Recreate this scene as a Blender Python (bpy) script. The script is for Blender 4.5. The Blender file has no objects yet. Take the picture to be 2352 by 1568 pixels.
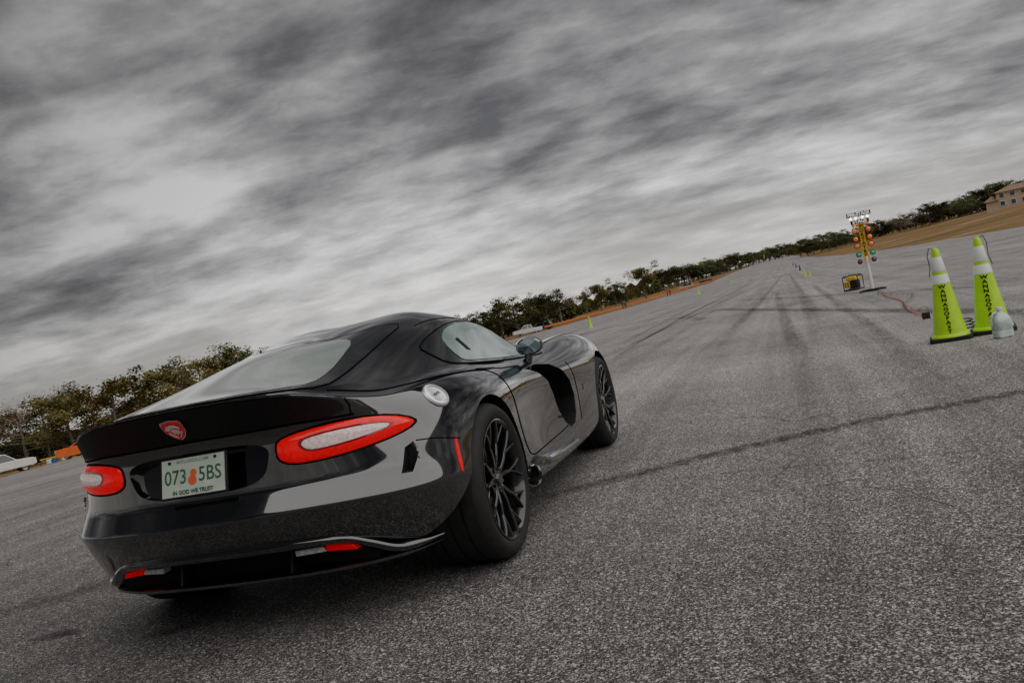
import bpy, bmesh, math, random
import numpy as np
from mathutils import Vector, Matrix
from mathutils.bvhtree import BVHTree
from mathutils.geometry import delaunay_2d_cdt
R=math.radians
rng=random.Random(7)
SC=bpy.context.scene
COL=SC.collection
# ---------------------------------------------------------------- camera
FO,CX,CY,CZ,YAW,PIT,ROL=2051.54,-3.7551,-2.26191,1.07075,0.29983,-0.03255,-0.20247
W,H=2352.,1568.
def cam_axes():
    f=Vector((math.cos(YAW)*math.cos(PIT),math.sin(YAW)*math.cos(PIT),math.sin(PIT)))
    r=Vector((math.sin(YAW),-math.cos(YAW),0.)); u=r.cross(f)
    c,s=math.cos(ROL),math.sin(ROL)
    return f,c*r+s*u,-s*r+c*u
FWD,RGT,UPV=cam_axes()
cd=bpy.data.cameras.new('camera'); cam=bpy.data.objects.new('camera',cd); COL.objects.link(cam)
M=Matrix((RGT,UPV,-FWD)).transposed().to_4x4(); M.translation=Vector((CX,CY,CZ)); cam.matrix_world=M
cd.sensor_width=36; cd.lens=36*FO/W; cd.clip_start=.05; cd.clip_end=6000
SC.camera=cam
def ray(px,py):
    return Vector((CX,CY,CZ)), FWD+RGT*((px-W/2)/FO)-UPV*((py-H/2)/FO)
# ---------------------------------------------------------------- terrain height (falls to the left, sags ahead, rises to the right)
XH=[-200,4,22,70,120,200,300,500,900,2600]; ZH=[0,0,-.27,-.95,-1.5,-1.9,-1.9,-1.0,.2,.8]
XS=[-200,-60,-20,-5,0,4,10,22,40,55,70,95,120,160,200,250,300,400,500,700,900,1500,2600]
def gy0(y):
    if y>=0:
        a=y-4
        if a<=0: return 0.
        return -(.056*a*a/8 if a<4 else .056*(a-2))
    a=-y-6
    if a<=0: return 0.
    if a<4: return .05*a*a/8
    if a<24: return .05*(a-2)
    if a<76: return 1.1+.062*(a-24)
    return 4.324+.025*(a-76)
YT=[-1600,-600,-300,-150,-100,-82,-60,-45,-30,-26,-12,-10,-9,-8,-7,-6,-3,0,2,4,5,6,7,8,10,12,70,100,150,300,600,1600]
ZT=[gy0(y) for y in YT]
ZG=list(np.interp(XS,XH,ZH))
def g(x,y): return float(np.interp(x,XS,ZG)+np.interp(y,YT,ZT))
def on_ground(px,py):
    C,d=ray(px,py); t=1.
    while t<1500:
        P=C+t*d
        if P.z<g(P.x,P.y): return Vector((P.x,P.y,g(P.x,P.y)))
        t*=1.001
    return P
def far(px,dist):
    C,d=ray(px,608+.205*(1800-px)); d=Vector((d.x,d.y,0)).normalized()
    P=C+d*dist; P.z=g(P.x,P.y); return P
# ---------------------------------------------------------------- materials
MATS={}
def nn(t,**k):
    n=nt.nodes.new(t)
    for a,b in k.items(): setattr(n,a,b)
    return n
def mth(op,a,b=None,c=None,clamp=False):
    n=nn('ShaderNodeMath',operation=op); n.use_clamp=clamp
    for i,v in enumerate((a,b,c)):
        if v is None: continue
        if isinstance(v,(int,float)): n.inputs[i].default_value=v
        else: nt.links.new(v,n.inputs[i])
    return n.outputs[0]
def mat(name,col,rough=.6,metal=0.,coat=0.,var=.12,vscale=4.,bump=0.,bscale=40.,spec=.5,emit=None,es=1.,trans=0.,alpha=1.,cior=1.5):
    if name in MATS: return MATS[name]
    m=bpy.data.materials.new(name); m.use_nodes=True; nt=m.node_tree; b=nt.nodes['Principled BSDF']
    I=b.inputs
    I['Roughness'].default_value=rough; I['Metallic'].default_value=metal
    I['Coat Weight'].default_value=coat; I['Coat Roughness'].default_value=.02; I['Coat IOR'].default_value=cior
    I['Specular IOR Level'].default_value=spec
    I['Transmission Weight'].default_value=trans; I['Alpha'].default_value=alpha
    tc=nt.nodes.new('ShaderNodeTexCoord'); n=nt.nodes.new('ShaderNodeTexNoise')
    n.inputs['Scale'].default_value=vscale; n.inputs['Detail'].default_value=5
    nt.links.new(tc.outputs['Object'],n.inputs['Vector'])
    cr=nt.nodes.new('ShaderNodeValToRGB')
    cr.color_ramp.elements[0].position=.3; cr.color_ramp.elements[1].position=.7
    cr.color_ramp.elements[0].color=tuple(max(0,c*(1-var)) for c in col)+(1,)
    cr.color_ramp.elements[1].color=tuple(min(1,c*(1+var)) for c in col)+(1,)
    nt.links.new(n.outputs['Fac'],cr.inputs['Fac']); nt.links.new(cr.outputs['Color'],I['Base Color'])
    if emit: b.inputs['Emission Color'].default_value=tuple(emit)+(1,); b.inputs['Emission Strength'].default_value=es
    if bump:
        n2=nt.nodes.new('ShaderNodeTexNoise'); n2.inputs['Scale'].default_value=bscale; n2.inputs['Detail'].default_value=4
        nt.links.new(tc.outputs['Object'],n2.inputs['Vector'])
        bp=nt.nodes.new('ShaderNodeBump'); bp.inputs['Strength'].default_value=bump; bp.inputs['Distance'].default_value=.01
        nt.links.new(n2.outputs['Fac'],bp.inputs['Height']); nt.links.new(bp.outputs['Normal'],b.inputs['Normal'])
    MATS[name]=m; return m
PAINT=mat('black_paint',(.004,.0045,.0055),.10,coat=1.,cior=1.95,var=.3,spec=.4)
SATIN=mat('satin_black_carbon',(.010,.010,.010),.5,var=.8,vscale=220,bump=.5,bscale=300,spec=.3)
PLAST=mat('black_plastic',(.012,.012,.012),.5,bump=.2,bscale=300)
DARK=mat('dark_cavity',(.004,.004,.004),.85)
GAP=mat('panel_gap',(.002,.002,.002),.9,spec=.1)
RUBBER=mat('tyre_rubber',(.020,.0195,.019),.72,bump=.2,bscale=120,var=.3,vscale=20)
RIMM=mat('black_rim',(.010,.010,.011),.24,coat=.9)
STEEL=mat('brushed_steel',(.32,.31,.30),.35,metal=1.,var=.2,vscale=30)
CHROME=mat('chrome',(.80,.80,.81),.12,metal=1.)
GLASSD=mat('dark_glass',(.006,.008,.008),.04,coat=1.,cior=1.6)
GLASSR=mat('rear_glass',(.36,.41,.38),.06,coat=1.,cior=1.7,var=.35,vscale=1.6)  # opaque pale colour, paints in the sky reflected by the glass
GLASSS=mat('side_glass',(.27,.38,.35),.05,coat=1.,var=.4,vscale=3.5)  # opaque pale colour, paints in the daylight seen through the window
REDL=mat('red_lens',(.50,.0,.006),.12,coat=.35,spec=.25,var=.25,vscale=60,emit=(1.,.0,.012),es=.34)
REDD=mat('red_reflector',(.50,.0,.006),.15,coat=.3,spec=.25,var=.25,vscale=60,emit=(.9,.0,.01),es=.18)
CLEARL=mat('clear_lens',(.62,.48,.46),.10,coat=1.,var=.35,vscale=80,emit=(1,.72,.68),es=.15)
CLEARG=mat('grey_lens',(.42,.43,.44),.10,coat=1.,var=.35,vscale=70)
# ---------------------------------------------------------------- mesh builder
class MB:
    def __init__(s): s.v=[]; s.f=[]; s.mi=[]; s.m=0
    def add(s,vs,fs,m=None):
        o=len(s.v); s.v+= [tuple(v) for v in vs]; s.f+=[tuple(i+o for i in f) for f in fs]; s.mi+=[s.m if m is None else m]*len(fs)
    def box(s,c,d,rot=None,top=(1,1)):
        vs=[]
        for a in (-.5,.5):
            for b in (-.5,.5):
                for e in (-.5,.5):
                    k=top if e>0 else (1,1)
                    q=Vector((a*d[0]*k[0],b*d[1]*k[1],e*d[2]))
                    if rot: q=rot@q
                    vs.append(Vector(c)+q)
        s.add(vs,[(0,1,3,2),(4,6,7,5),(0,4,5,1),(2,3,7,6),(0,2,6,4),(1,5,7,3)])
    def tube(s,pts,r,n=10,cap=True,rs=None):
        pts=[Vector(p) for p in pts]; vs=[]; k=len(pts); up=None
        for i,p in enumerate(pts):
            t=(pts[min(i+1,k-1)]-pts[max(i-1,0)]).normalized()
            if up is None: up=t.orthogonal().normalized()
            up=(up-t*up.dot(t)).normalized() if (up-t*up.dot(t)).length>1e-6 else t.orthogonal().normalized()
            b=t.cross(up); rr=rs[i] if rs else r
            for j in range(n):
                a=2*math.pi*j/n; vs.append(p+(up*math.cos(a)+b*math.sin(a))*rr)
        fs=[(i*n+j,i*n+(j+1)%n,(i+1)*n+(j+1)%n,(i+1)*n+j) for i in range(k-1) for j in range(n)]
        if cap: fs+=[tuple(range(n))[::-1],tuple((k-1)*n+j for j in range(n))]
        s.add(vs,fs)
    def lathe(s,prof,c=(0,0,0),axis='z',n=24,ang0=0):
        vs=[];k=len(prof)
        for (r,h) in prof:
            for j in range(n):
                a=2*math.pi*j/n+ang0; x,y=r*math.cos(a),r*math.sin(a)
                q={'z':(x,y,h),'y':(x,h,y),'x':(h,x,y)}[axis]
                vs.append((q[0]+c[0],q[1]+c[1],q[2]+c[2]))
        fs=[(i*n+j,i*n+(j+1)%n,(i+1)*n+(j+1)%n,(i+1)*n+j) for i in range(k-1) for j in range(n)]
        s.add(vs,fs)
    def prism(s,poly,axis,a,b):
        def P(u,v,h): return {'z':(u,v,h),'y':(u,h,v),'x':(h,u,v)}[axis]
        n=len(poly); vs=[P(u,v,a) for u,v in poly]+[P(u,v,b) for u,v in poly]
        s.add(vs,[tuple(range(n))[::-1],tuple(range(n,2*n))]+[(i,(i+1)%n,n+(i+1)%n,n+i) for i in range(n)])
    def build(s,name,mats,parent=None,smooth=True,bevel=0.,ang=35,loc=None):
        me=bpy.data.meshes.new(name); me.from_pydata(s.v,[],s.f)
        if not isinstance(mats,(list,tuple)): mats=[mats]
        for m in mats: me.materials.append(m)
        me.polygons.foreach_set('material_index',s.mi)
        bm=bmesh.new(); bm.from_mesh(me); bmesh.ops.recalc_face_normals(bm,faces=bm.faces); bm.to_mesh(me); bm.free()
        o=bpy.data.objects.new(name,me); COL.objects.link(o)
        if parent: o.parent=parent
        if loc: o.location=loc
        if smooth:
            me.polygons.foreach_set('use_smooth',[True]*len(me.polygons))
            try: me.set_sharp_from_angle(angle=R(ang))
            except Exception: pass
        if bevel:
            b=o.modifiers.new('bevel','BEVEL'); b.width=bevel; b.segments=2; b.limit_method='ANGLE'
        return o
def tag(o,label=None,cat=None,group=None,kind=None):
    if label: o['label']=label
    if cat: o['category']=cat
    if group: o['group']=group
    if kind: o['kind']=kind
    return o
def empty(name,loc,rz=0,**k):
    o=bpy.data.objects.new(name,None); COL.objects.link(o); o.location=loc; o.rotation_euler=(0,0,rz); o.empty_display_size=.1
    return tag(o,**k)
def copy_tree(o,parent=None):
    c=o.copy(); COL.objects.link(c)
    if parent: c.parent=parent
    for ch in list(o.children): copy_tree(ch,c)
    return c
TXC={}
def text_geo(txt,size,bold=.0,sx=1.):
    if (txt,bold) not in TXC:
        cu=bpy.data.curves.new('t','FONT'); cu.body=txt; cu.size=1; cu.align_x='CENTER'; cu.align_y='CENTER'; cu.offset=bold; cu.resolution_u=3
        o=bpy.data.objects.new('t',cu); COL.objects.link(o); dg=bpy.context.evaluated_depsgraph_get(); dg.update()
        me=o.evaluated_get(dg).to_mesh(); vs=[v.co.copy() for v in me.vertices]; fs=[tuple(p.vertices) for p in me.polygons]
        bpy.data.objects.remove(o); TXC[(txt,bold)]=(vs,fs)
    vs,fs=TXC[(txt,bold)]
    return [Vector((v.x*size*sx,v.y*size,0)) for v in vs],fs
def put_text(mb,txt,size,c,right,up,bold=.02,sx=1.,m=None):
    vs,fs=text_geo(txt,size,bold,sx); right=Vector(right).normalized(); up=Vector(up).normalized()
    mb.add([Vector(c)+right*v.x+up*v.y for v in vs],fs,m)
# ---------------------------------------------------------------- world
wd=bpy.data.worlds.new('World'); SC.world=wd; wd.use_nodes=True; nt=wd.node_tree; nt.nodes.clear()
tc=nn('ShaderNodeTexCoord'); sx=nn('ShaderNodeSeparateXYZ'); nt.links.new(tc.outputs['Generated'],sx.inputs[0])
zz=mth('ADD',mth('MAXIMUM',sx.outputs[2],0.),.20)
u=mth('DIVIDE',sx.outputs[0],zz); v=mth('DIVIDE',sx.outputs[1],zz)
cb=nn('ShaderNodeCombineXYZ'); nt.links.new(u,cb.inputs[0]); nt.links.new(v,cb.inputs[1])
def cloud(scale,rot,sxy,det,rough,dist,off):
    mp=nn('ShaderNodeMapping'); mp.inputs['Rotation'].default_value=(0,0,rot); mp.inputs['Scale'].default_value=(sxy[0],sxy[1],1); mp.inputs['Location'].default_value=off
    nt.links.new(cb.outputs[0],mp.inputs[0]); n=nn('ShaderNodeTexNoise'); nt.links.new(mp.outputs[0],n.inputs['Vector'])
    n.inputs['Scale'].default_value=scale; n.inputs['Detail'].default_value=det; n.inputs['Roughness'].default_value=rough; n.inputs['Distortion'].default_value=dist
    return n.outputs['Fac']
c0=cloud(.5,R(-50),(1.,.8),3,.5,.0,(1.3,4.2,0))
c1=cloud(1.25,R(-20),(1.15,.68),6,.50,.15,(3.1,1.7,0))
c2=cloud(3.6,R(-20),(1.1,.80),10,.60,.15,(7.,2.,0))
cl=mth('ADD',mth('ADD',mth('MULTIPLY',c1,.46),mth('MULTIPLY',c2,.32)),mth('MULTIPLY',c0,.22))
rp=nn('ShaderNodeValToRGB'); nt.links.new(cl,rp.inputs[0]); e=rp.color_ramp.elements
e[0].position=.40; e[0].color=(.105,.103,.108,1); e[1].position=.61; e[1].color=(.98,.955,.95,1)
for p_,c_ in ((.445,(.175,.170,.177)),(.49,(.29,.282,.288)),(.535,(.48,.468,.472))):
    q=e.new(p_); q.color=c_+(1,)
el=mth('MULTIPLY',sx.outputs[2],-2.05); el=mth('ADD',el,1.38); el=mth('MAXIMUM',el,.36)
d0=Vector((math.cos(.18),math.sin(.18),.10)).normalized()
dt=nn('ShaderNodeVectorMath',operation='DOT_PRODUCT'); nt.links.new(tc.outputs['Generated'],dt.inputs[0]); dt.inputs[1].default_value=d0
az=nn('ShaderNodeMapRange'); nt.links.new(dt.outputs['Value'],az.inputs[0]); az.inputs[1].default_value=.80; az.inputs[2].default_value=.985; az.inputs[3].default_value=.46; az.inputs[4].default_value=1.22
hz=nn('ShaderNodeMapRange'); nt.links.new(sx.outputs[2],hz.inputs[0]); hz.inputs[1].default_value=-.02; hz.inputs[2].default_value=.12; hz.inputs[3].default_value=1.; hz.inputs[4].default_value=0.
hzp=mth('POWER',hz.outputs[0],1.5)
fac=mth('MULTIPLY',el,az.outputs[0])
mx=nn('ShaderNodeMix',data_type='RGBA',blend_type='MIX'); nt.links.new(mth('MULTIPLY',hzp,.6),mx.inputs[0]); nt.links.new(rp.outputs[0],mx.inputs[6]); mx.inputs[7].default_value=(.88,.86,.78,1)
bg=nn('ShaderNodeBackground'); nt.links.new(mx.outputs[2],bg.inputs[0]); nt.links.new(fac,bg.inputs[1])
sk=nn('ShaderNodeTexSky',sky_type='NISHITA'); sk.sun_disc=False; sk.sun_elevation=R(62); sk.sun_rotation=R(200)
b2=nn('ShaderNodeBackground'); nt.links.new(sk.outputs[0],b2.inputs[0]); b2.inputs[1].default_value=.05
ms=nn('ShaderNodeMixShader'); ms.inputs[0].default_value=.96; nt.links.new(b2.outputs[0],ms.inputs[1]); nt.links.new(bg.outputs[0],ms.inputs[2])
ow=nn('ShaderNodeOutputWorld'); nt.links.new(ms.outputs[0],ow.inputs[0])
sl=bpy.data.lights.new('sun','SUN'); sl.energy=2.4; sl.angle=R(100); sl.color=(1,.975,.94); so=bpy.data.objects.new('sun',sl); COL.objects.link(so)
sd=Vector((math.cos(R(-110))*math.cos(R(62)),math.sin(R(-110))*math.cos(R(62)),math.sin(R(62)))); so.rotation_euler=sd.to_track_quat('Z','Y').to_euler()
# ---------------------------------------------------------------- ground
def eL(x): return float(np.interp(x,[0,50,165,195,218,300,600,2600],[64,60,42,32,25,20,18,18]))
def eR(x): return -float(np.interp(x,[0,71,345,900],[23,20,14,14]))
def ntree(name):
    m=bpy.data.materials.new(name); m.use_nodes=True; return m,m.node_tree,m.node_tree.nodes['Principled BSDF']
def mkground():
    global nt
    m,nt,b=ntree('asphalt'); L=nt.links.new
    tc=nn('ShaderNodeTexCoord')
    def noise(scale,det,rough,mp=(1,1,1)):
        mpn=nn('ShaderNodeMapping'); mpn.inputs['Scale'].default_value=mp; L(tc.outputs['Object'],mpn.inputs[0])
        n=nn('ShaderNodeTexNoise'); n.inputs['Scale'].default_value=scale; n.inputs['Detail'].default_value=det; n.inputs['Roughness'].default_value=rough; L(mpn.outputs[0],n.inputs['Vector']); return n.outputs['Fac']
    def vor(sc):
        vo=nn('ShaderNodeTexVoronoi'); vo.inputs['Scale'].default_value=sc; L(tc.outputs['Object'],vo.inputs['Vector'])
        s=nn('ShaderNodeSeparateColor'); L(vo.outputs['Color'],s.inputs[0]); return vo,s.outputs[0]
    vo,ca=vor(220); vo2,cb_=vor(135)
    chips=mth('ADD',mth('MULTIPLY',mth('POWER',ca,3.6),1.4),mth('MULTIPLY',mth('POWER',cb_,10.),1.7))
    fine=noise(300,3,.7)
    big=noise(.22,5,.6); mid=noise(2.2,5,.6); strk=noise(.55,5,.6,(.04,2.2,1)); strk2=noise(2.2,4,.6,(.03,2.5,1))
    v=mth('ADD',mth('MULTIPLY',chips,.42),mth('MULTIPLY',fine,.05))
    v=mth('ADD',v,.010)
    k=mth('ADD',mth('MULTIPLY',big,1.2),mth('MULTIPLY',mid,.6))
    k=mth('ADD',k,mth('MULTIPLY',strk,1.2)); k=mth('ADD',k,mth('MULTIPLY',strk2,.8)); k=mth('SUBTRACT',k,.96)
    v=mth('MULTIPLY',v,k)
    cv=nn('ShaderNodeTexVoronoi',feature='DISTANCE_TO_EDGE'); cv.inputs['Scale'].default_value=.16
    dn=nn('ShaderNodeTexNoise'); dn.inputs['Scale'].default_value=1.2; L(tc.outputs['Object'],dn.inputs['Vector'])
    va=nn('ShaderNodeVectorMath',operation='MULTIPLY_ADD'); L(dn.outputs['Color'],va.inputs[0]); va.inputs[1].default_value=(.9,.9,.9); L(tc.outputs['Object'],va.inputs[2]); L(va.outputs[0],cv.inputs['Vector'])
    cr=mth('LESS_THAN',cv.outputs['Distance'],.0012)
    v=mth('MULTIPLY',v,mth('SUBTRACT',1.,mth('MULTIPLY',cr,.4)))
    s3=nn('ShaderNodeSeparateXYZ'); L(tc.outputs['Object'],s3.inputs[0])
    wr=nn('ShaderNodeMapRange',interpolation_type='SMOOTHSTEP'); L(mth('ADD',s3.outputs[0],mth('MULTIPLY',big,3.)),wr.inputs[0]); wr.inputs[1].default_value=-1.2; wr.inputs[2].default_value=9.; wr.inputs[3].default_value=.58; wr.inputs[4].default_value=1.18  # foreground darkening painted into the asphalt colour by position, imitating a vignette
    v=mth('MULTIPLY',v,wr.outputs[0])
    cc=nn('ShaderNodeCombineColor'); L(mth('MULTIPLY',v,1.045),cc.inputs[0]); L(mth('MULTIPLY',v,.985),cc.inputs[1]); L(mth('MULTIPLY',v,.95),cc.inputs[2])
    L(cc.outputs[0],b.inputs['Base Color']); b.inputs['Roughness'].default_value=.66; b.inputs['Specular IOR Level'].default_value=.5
    bp=nn('ShaderNodeBump'); bp.inputs['Strength'].default_value=.6; bp.inputs['Distance'].default_value=.004; L(mth('ADD',vo.outputs['Distance'],fine),bp.inputs['Height']); L(bp.outputs[0],b.inputs['Normal'])
    m2,nt,b=ntree('dry_grass'); L=nt.links.new
    tc=nn('ShaderNodeTexCoord')
    n1=noise(.05,6,.65); n2=noise(1.5,5,.7)
    rp=nn('ShaderNodeValToRGB'); L(mth('ADD',mth('MULTIPLY',n1,.7),mth('MULTIPLY',n2,.3)),rp.inputs[0]); e=rp.color_ramp.elements
    e[0].position=.38; e[0].color=(.06,.062,.016,1); e[1].position=.64; e[1].color=(.38,.28,.17,1)
    for p_,c_ in ((.46,(.16,.09,.02)),(.54,(.23,.13,.035))):
        q=e.new(p_); q.color=c_+(1,)
    L(rp.outputs[0],b.inputs['Base Color']); b.inputs['Roughness'].default_value=.95
    bp=nn('ShaderNodeBump'); bp.inputs['Strength'].default_value=.8; bp.inputs['Distance'].default_value=.15; L(n2,bp.inputs['Height']); L(bp.outputs[0],b.inputs['Normal'])
    return m,m2
M_ASPH,M_GRASS=mkground()
def sheet(name,cols,m):
    b=MB(); k=len(cols[0]); vs=[(x,y,g(x,y)) for x,ys in zip(XS,cols) for y in ys]
    b.add(vs,[(i*k+j,i*k+j+1,(i+1)*k+j+1,(i+1)*k+j) for i in range(len(cols)-1) for j in range(k-1)])
    return tag(b.build(name,m,smooth=False),kind='structure')
core=[y for y in YT if -12<=y<=12]
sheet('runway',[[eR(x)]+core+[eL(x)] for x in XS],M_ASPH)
sheet('grass_verge',[[eL(x)]+[max(eL(x)+.01,y) if y<80 else y for y in YT if y>12] for x in XS],M_GRASS)
sheet('grass_slope',[[y for y in YT if y<-25]+[eR(x)] for x in XS],M_GRASS)
def markmat(name,col,amax,sc,stretch):
    global nt
    m,nt,b=ntree(name); tc=nn('ShaderNodeTexCoord'); mp=nn('ShaderNodeMapping'); mp.inputs['Scale'].default_value=stretch; nt.links.new(tc.outputs['Object'],mp.inputs[0])
    n=nn('ShaderNodeTexNoise'); n.inputs['Scale'].default_value=sc; n.inputs['Detail'].default_value=7; n.inputs['Roughness'].default_value=.75; nt.links.new(mp.outputs[0],n.inputs['Vector'])
    mr=nn('ShaderNodeMapRange'); nt.links.new(n.outputs['Fac'],mr.inputs[0]); mr.inputs[1].default_value=.38; mr.inputs[2].default_value=.62; mr.inputs[4].default_value=amax
    uv=nn('ShaderNodeUVMap'); s=nn('ShaderNodeSeparateXYZ'); nt.links.new(uv.outputs[0],s.inputs[0])
    w=mth('MULTIPLY',s.outputs[0],mth('SUBTRACT',1.,s.outputs[0])); w=mth('MULTIPLY',w,4.2,clamp=True)
    w2=mth('MULTIPLY',s.outputs[1],mth('SUBTRACT',1.,s.outputs[1])); w2=mth('MULTIPLY',w2,9.,clamp=True)
    nt.links.new(mth('MULTIPLY',mr.outputs[0],mth('MULTIPLY',w,w2)),b.inputs['Alpha'])
    b.inputs['Base Color'].default_value=col+(1,); b.inputs['Roughness'].default_value=.7; return m
SKID=markmat('skid_rubber',(.016,.015,.014),.68,14,(1,1,1)); FAINT=markmat('faint_rubber',(.018,.017,.016),.38,9,(.3,1,1)); STAIN=markmat('oil_stain',(.012,.012,.013),.8,3,(1,1,1))
MRK=[0]
def ribbon(pts,w,m,name='tyre_mark'):
    MRK[0]+=1; dz=.004+.0006*MRK[0]
    P=[Vector((p[0],p[1],0)) for p in pts]; Q=[]
    for i in range(len(P)-1):
        n=max(2,int((P[i+1]-P[i]).length/1.0)) if (P[i+1]-P[i]).length<60 else 40
        p0=P[max(i-1,0)];p1=P[i];p2=P[i+1];p3=P[min(i+2,len(P)-1)]
        for k in range(n):
            t=k/n; Q.append(.5*((2*p1)+(p2-p0)*t+(2*p0-5*p1+4*p2-p3)*t*t+(3*p1-p0-3*p2+p3)*t**3))
    Q.append(P[-1]); vs=[];uv=[]
    for i,q in enumerate(Q):
        t=(Q[min(i+1,len(Q)-1)]-Q[max(i-1,0)]).normalized(); s=Vector((-t.y,t.x,0))
        for k in (-1,0,1):
            p=q+s*w*.5*k; vs.append((p.x,p.y,g(p.x,p.y)+dz)); uv.append(((k+1)/2,i/(len(Q)-1)))
    b=MB(); b.add(vs,[(3*i+k,3*i+k+1,3*i+4+k,3*i+3+k) for i in range(len(Q)-1) for k in (0,1)])
    o=b.build(name,m,smooth=False); ul=o.data.uv_layers.new(name='UVMap')
    for lp in o.data.loops: ul.data[lp.index].uv=uv[lp.vertex_index]
    return tag(o,kind='structure')
def gp(*l): return [on_ground(*p)[:2] for p in l]
ribbon(gp((1215,1150),(1450,1092),(1700,1030),(2000,965),(2352,900),(2600,850)),.20,SKID)
ribbon(gp((1500,1105),(1750,1080),(2000,1060),(2300,1030)),.05,FAINT)
ribbon(gp((1640,711),(1850,712),(2100,714),(2352,716),(2600,716)),.42,SKID)
ribbon(gp((1690,690),(1850,682),(1990,672)),.5,FAINT)
ribbon(gp((2020,672),(2180,662),(2352,655)),.3,FAINT)
ribbon(gp((1395,840),(1500,768),(1640,692),(1720,650)),.22,SKID)
ribbon(gp((1400,812),(1500,752),(1640,684),(1730,642)),.22,FAINT)
ribbon([(9,-1.0),(25,-1.35),(60,-1.7),(140,-2.5)],.3,FAINT)
ribbon([(7,-2.6),(25,-2.8),(60,-3.1),(140,-3.6)],.35,FAINT)
ribbon([(12,1.2),(40,.6),(90,-.4)],.3,FAINT)
ribbon([(2.5,-2.3),(6,-2.35),(14,-2.2),(40,-2.)],.28,FAINT)
ribbon([(1.5,-3.1),(6,-3.2),(14,-3.3),(40,-3.6)],.28,FAINT)
ribbon(gp((1480,745),(1560,730),(1620,735)),.6,FAINT)
ribbon(gp((1240,782),(1300,778),(1340,765)),1.2,SKID)
ribbon(gp((330,1465),(400,1452),(460,1430)),.10,STAIN,'oil_stain')
ribbon(gp((60,1480),(120,1462),(190,1450)),.10,STAIN,'oil_stain')
ribbon(gp((-60,1420),(150,1370),(330,1300)),.3,FAINT)
# ---------------------------------------------------------------- trees
def mk_tree(seed,h,w,kind):
    r=random.Random(seed); tr=MB()
    lo={'dense':.16,'bare':.25,'pine':.5,'bush':.0}[kind]
    pts=[(0,0,-.6)]; x=y=0
    for i in range(1,7):
        x+=r.uniform(-.02,.02)*h; y+=r.uniform(-.02,.02)*h; pts.append((x,y,h*.9*i/6))
    tr.tube(pts,0,8,rs=[.022*h*(1-.13*i) for i in range(7)])
    ends=[]
    for k in range(15):
        a=k*2.4+r.uniform(-.4,.4); t=r.uniform(max(lo,.08),.9); z0=h*.9*t; p0=Vector(pts[int(t*6)]); p0.z=z0
        ln=w*r.uniform(.28,.5)*(1.1-.5*t); e1=p0+Vector((math.cos(a)*ln,math.sin(a)*ln,ln*r.uniform(.1,.6)))
        mid=(p0+e1)/2+Vector((0,0,-.05*ln)); tr.tube([p0,mid,e1],0,5,rs=[.009*h,.006*h,.0025*h]); ends.append(e1); ends.append(mid)
        for q in range(6 if kind=='bare' else 1):
            e2=e1+Vector((r.uniform(-1,1),r.uniform(-1,1),r.uniform(.1,1)))*.14*h; tr.tube([mid if q%2 else e1,e2],0,4,rs=[.004*h,.0012*h]); ends.append(e2)
    ends.append(Vector((x,y,h*.92)))
    for q in range(5): ends.append(Vector((x+r.uniform(-.15,.15)*w,y+r.uniform(-.15,.15)*w,h*r.uniform(.7,.92))))
    n={'dense':4800,'bare':1900,'pine':2400,'bush':2200}[kind]; V=[];F=[]
    cl=[(e,r.uniform(.07,.14)*h) for e in ends]
    for i in range(n):
        c,rad=cl[r.randrange(len(cl))]
        d=Vector((r.gauss(0,1),r.gauss(0,1),r.gauss(0,.75))).normalized()*rad*(r.random()**.45)
        p=c+d; s=(.010+.012*r.random())*h*(.6 if kind=='bare' else 1)
        a=Vector((r.gauss(0,1),r.gauss(0,1),r.gauss(0,.5))).normalized(); b=a.orthogonal().normalized()
        o=len(V); V+=[p+a*s,p+b*s*.6,p-a*s*.8,p-b*s*.7]; F.append((o,o+1,o+2,o+3))
    cr=MB(); cr.v=[tuple(v) for v in V]; cr.f=F; cr.mi=[0]*len(F)
    return tr,cr
def leafmat(name,c0,c1):
    global nt
    m,nt,b=ntree(name); L=nt.links.new
    tc=nn('ShaderNodeTexCoord'); n=nn('ShaderNodeTexNoise'); n.inputs['Scale'].default_value=.45; n.inputs['Detail'].default_value=3; L(tc.outputs['Object'],n.inputs['Vector'])
    ge=nn('ShaderNodeNewGeometry'); v=mth('ADD',mth('MULTIPLY',n.outputs['Fac'],.75),mth('MULTIPLY',ge.outputs['Random Per Island'],.3))
    rp=nn('ShaderNodeValToRGB'); L(v,rp.inputs[0]); e=rp.color_ramp.elements; e[0].position=.38; e[0].color=c0+(1,); e[1].position=.70; e[1].color=c1+(1,)
    L(rp.outputs[0],b.inputs['Base Color']); b.inputs['Roughness'].default_value=.8; b.inputs['Specular IOR Level'].default_value=.2; return m
LM=[leafmat('dark_leaves',(.020,.028,.010),(.14,.155,.045)),leafmat('olive_leaves',(.048,.048,.014),(.27,.215,.06)),leafmat('winter_twigs',(.09,.062,.042),(.36,.25,.17))]
M_BARK=mat('bark',(.20,.17,.145),.9,var=.3,vscale=6,bump=.5)
protos=[]
for i,(kind,lm,h,w) in enumerate([('dense',0,10,11),('dense',1,10,10),('bare',2,10,10),('pine',0,10,7),('dense',0,10,8)]):
    root=empty('tree',(0,0,-500)); t,c=mk_tree(100+i,h,w,kind); t.build('trunk',M_BARK,root); c.build('crown',LM[lm],root,smooth=False); protos.append(root)
def tree(px,dist,hh,kind,label,group=None,wd_=1.):
    P=far(px,dist); r=copy_tree(protos[kind]); r.location=P; s=hh/10.; r.scale=(s*wd_,s*wd_,s); r.rotation_euler=(0,0,rng.uniform(0,6.3))
    tag(r,label,'tree',group); return r
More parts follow.
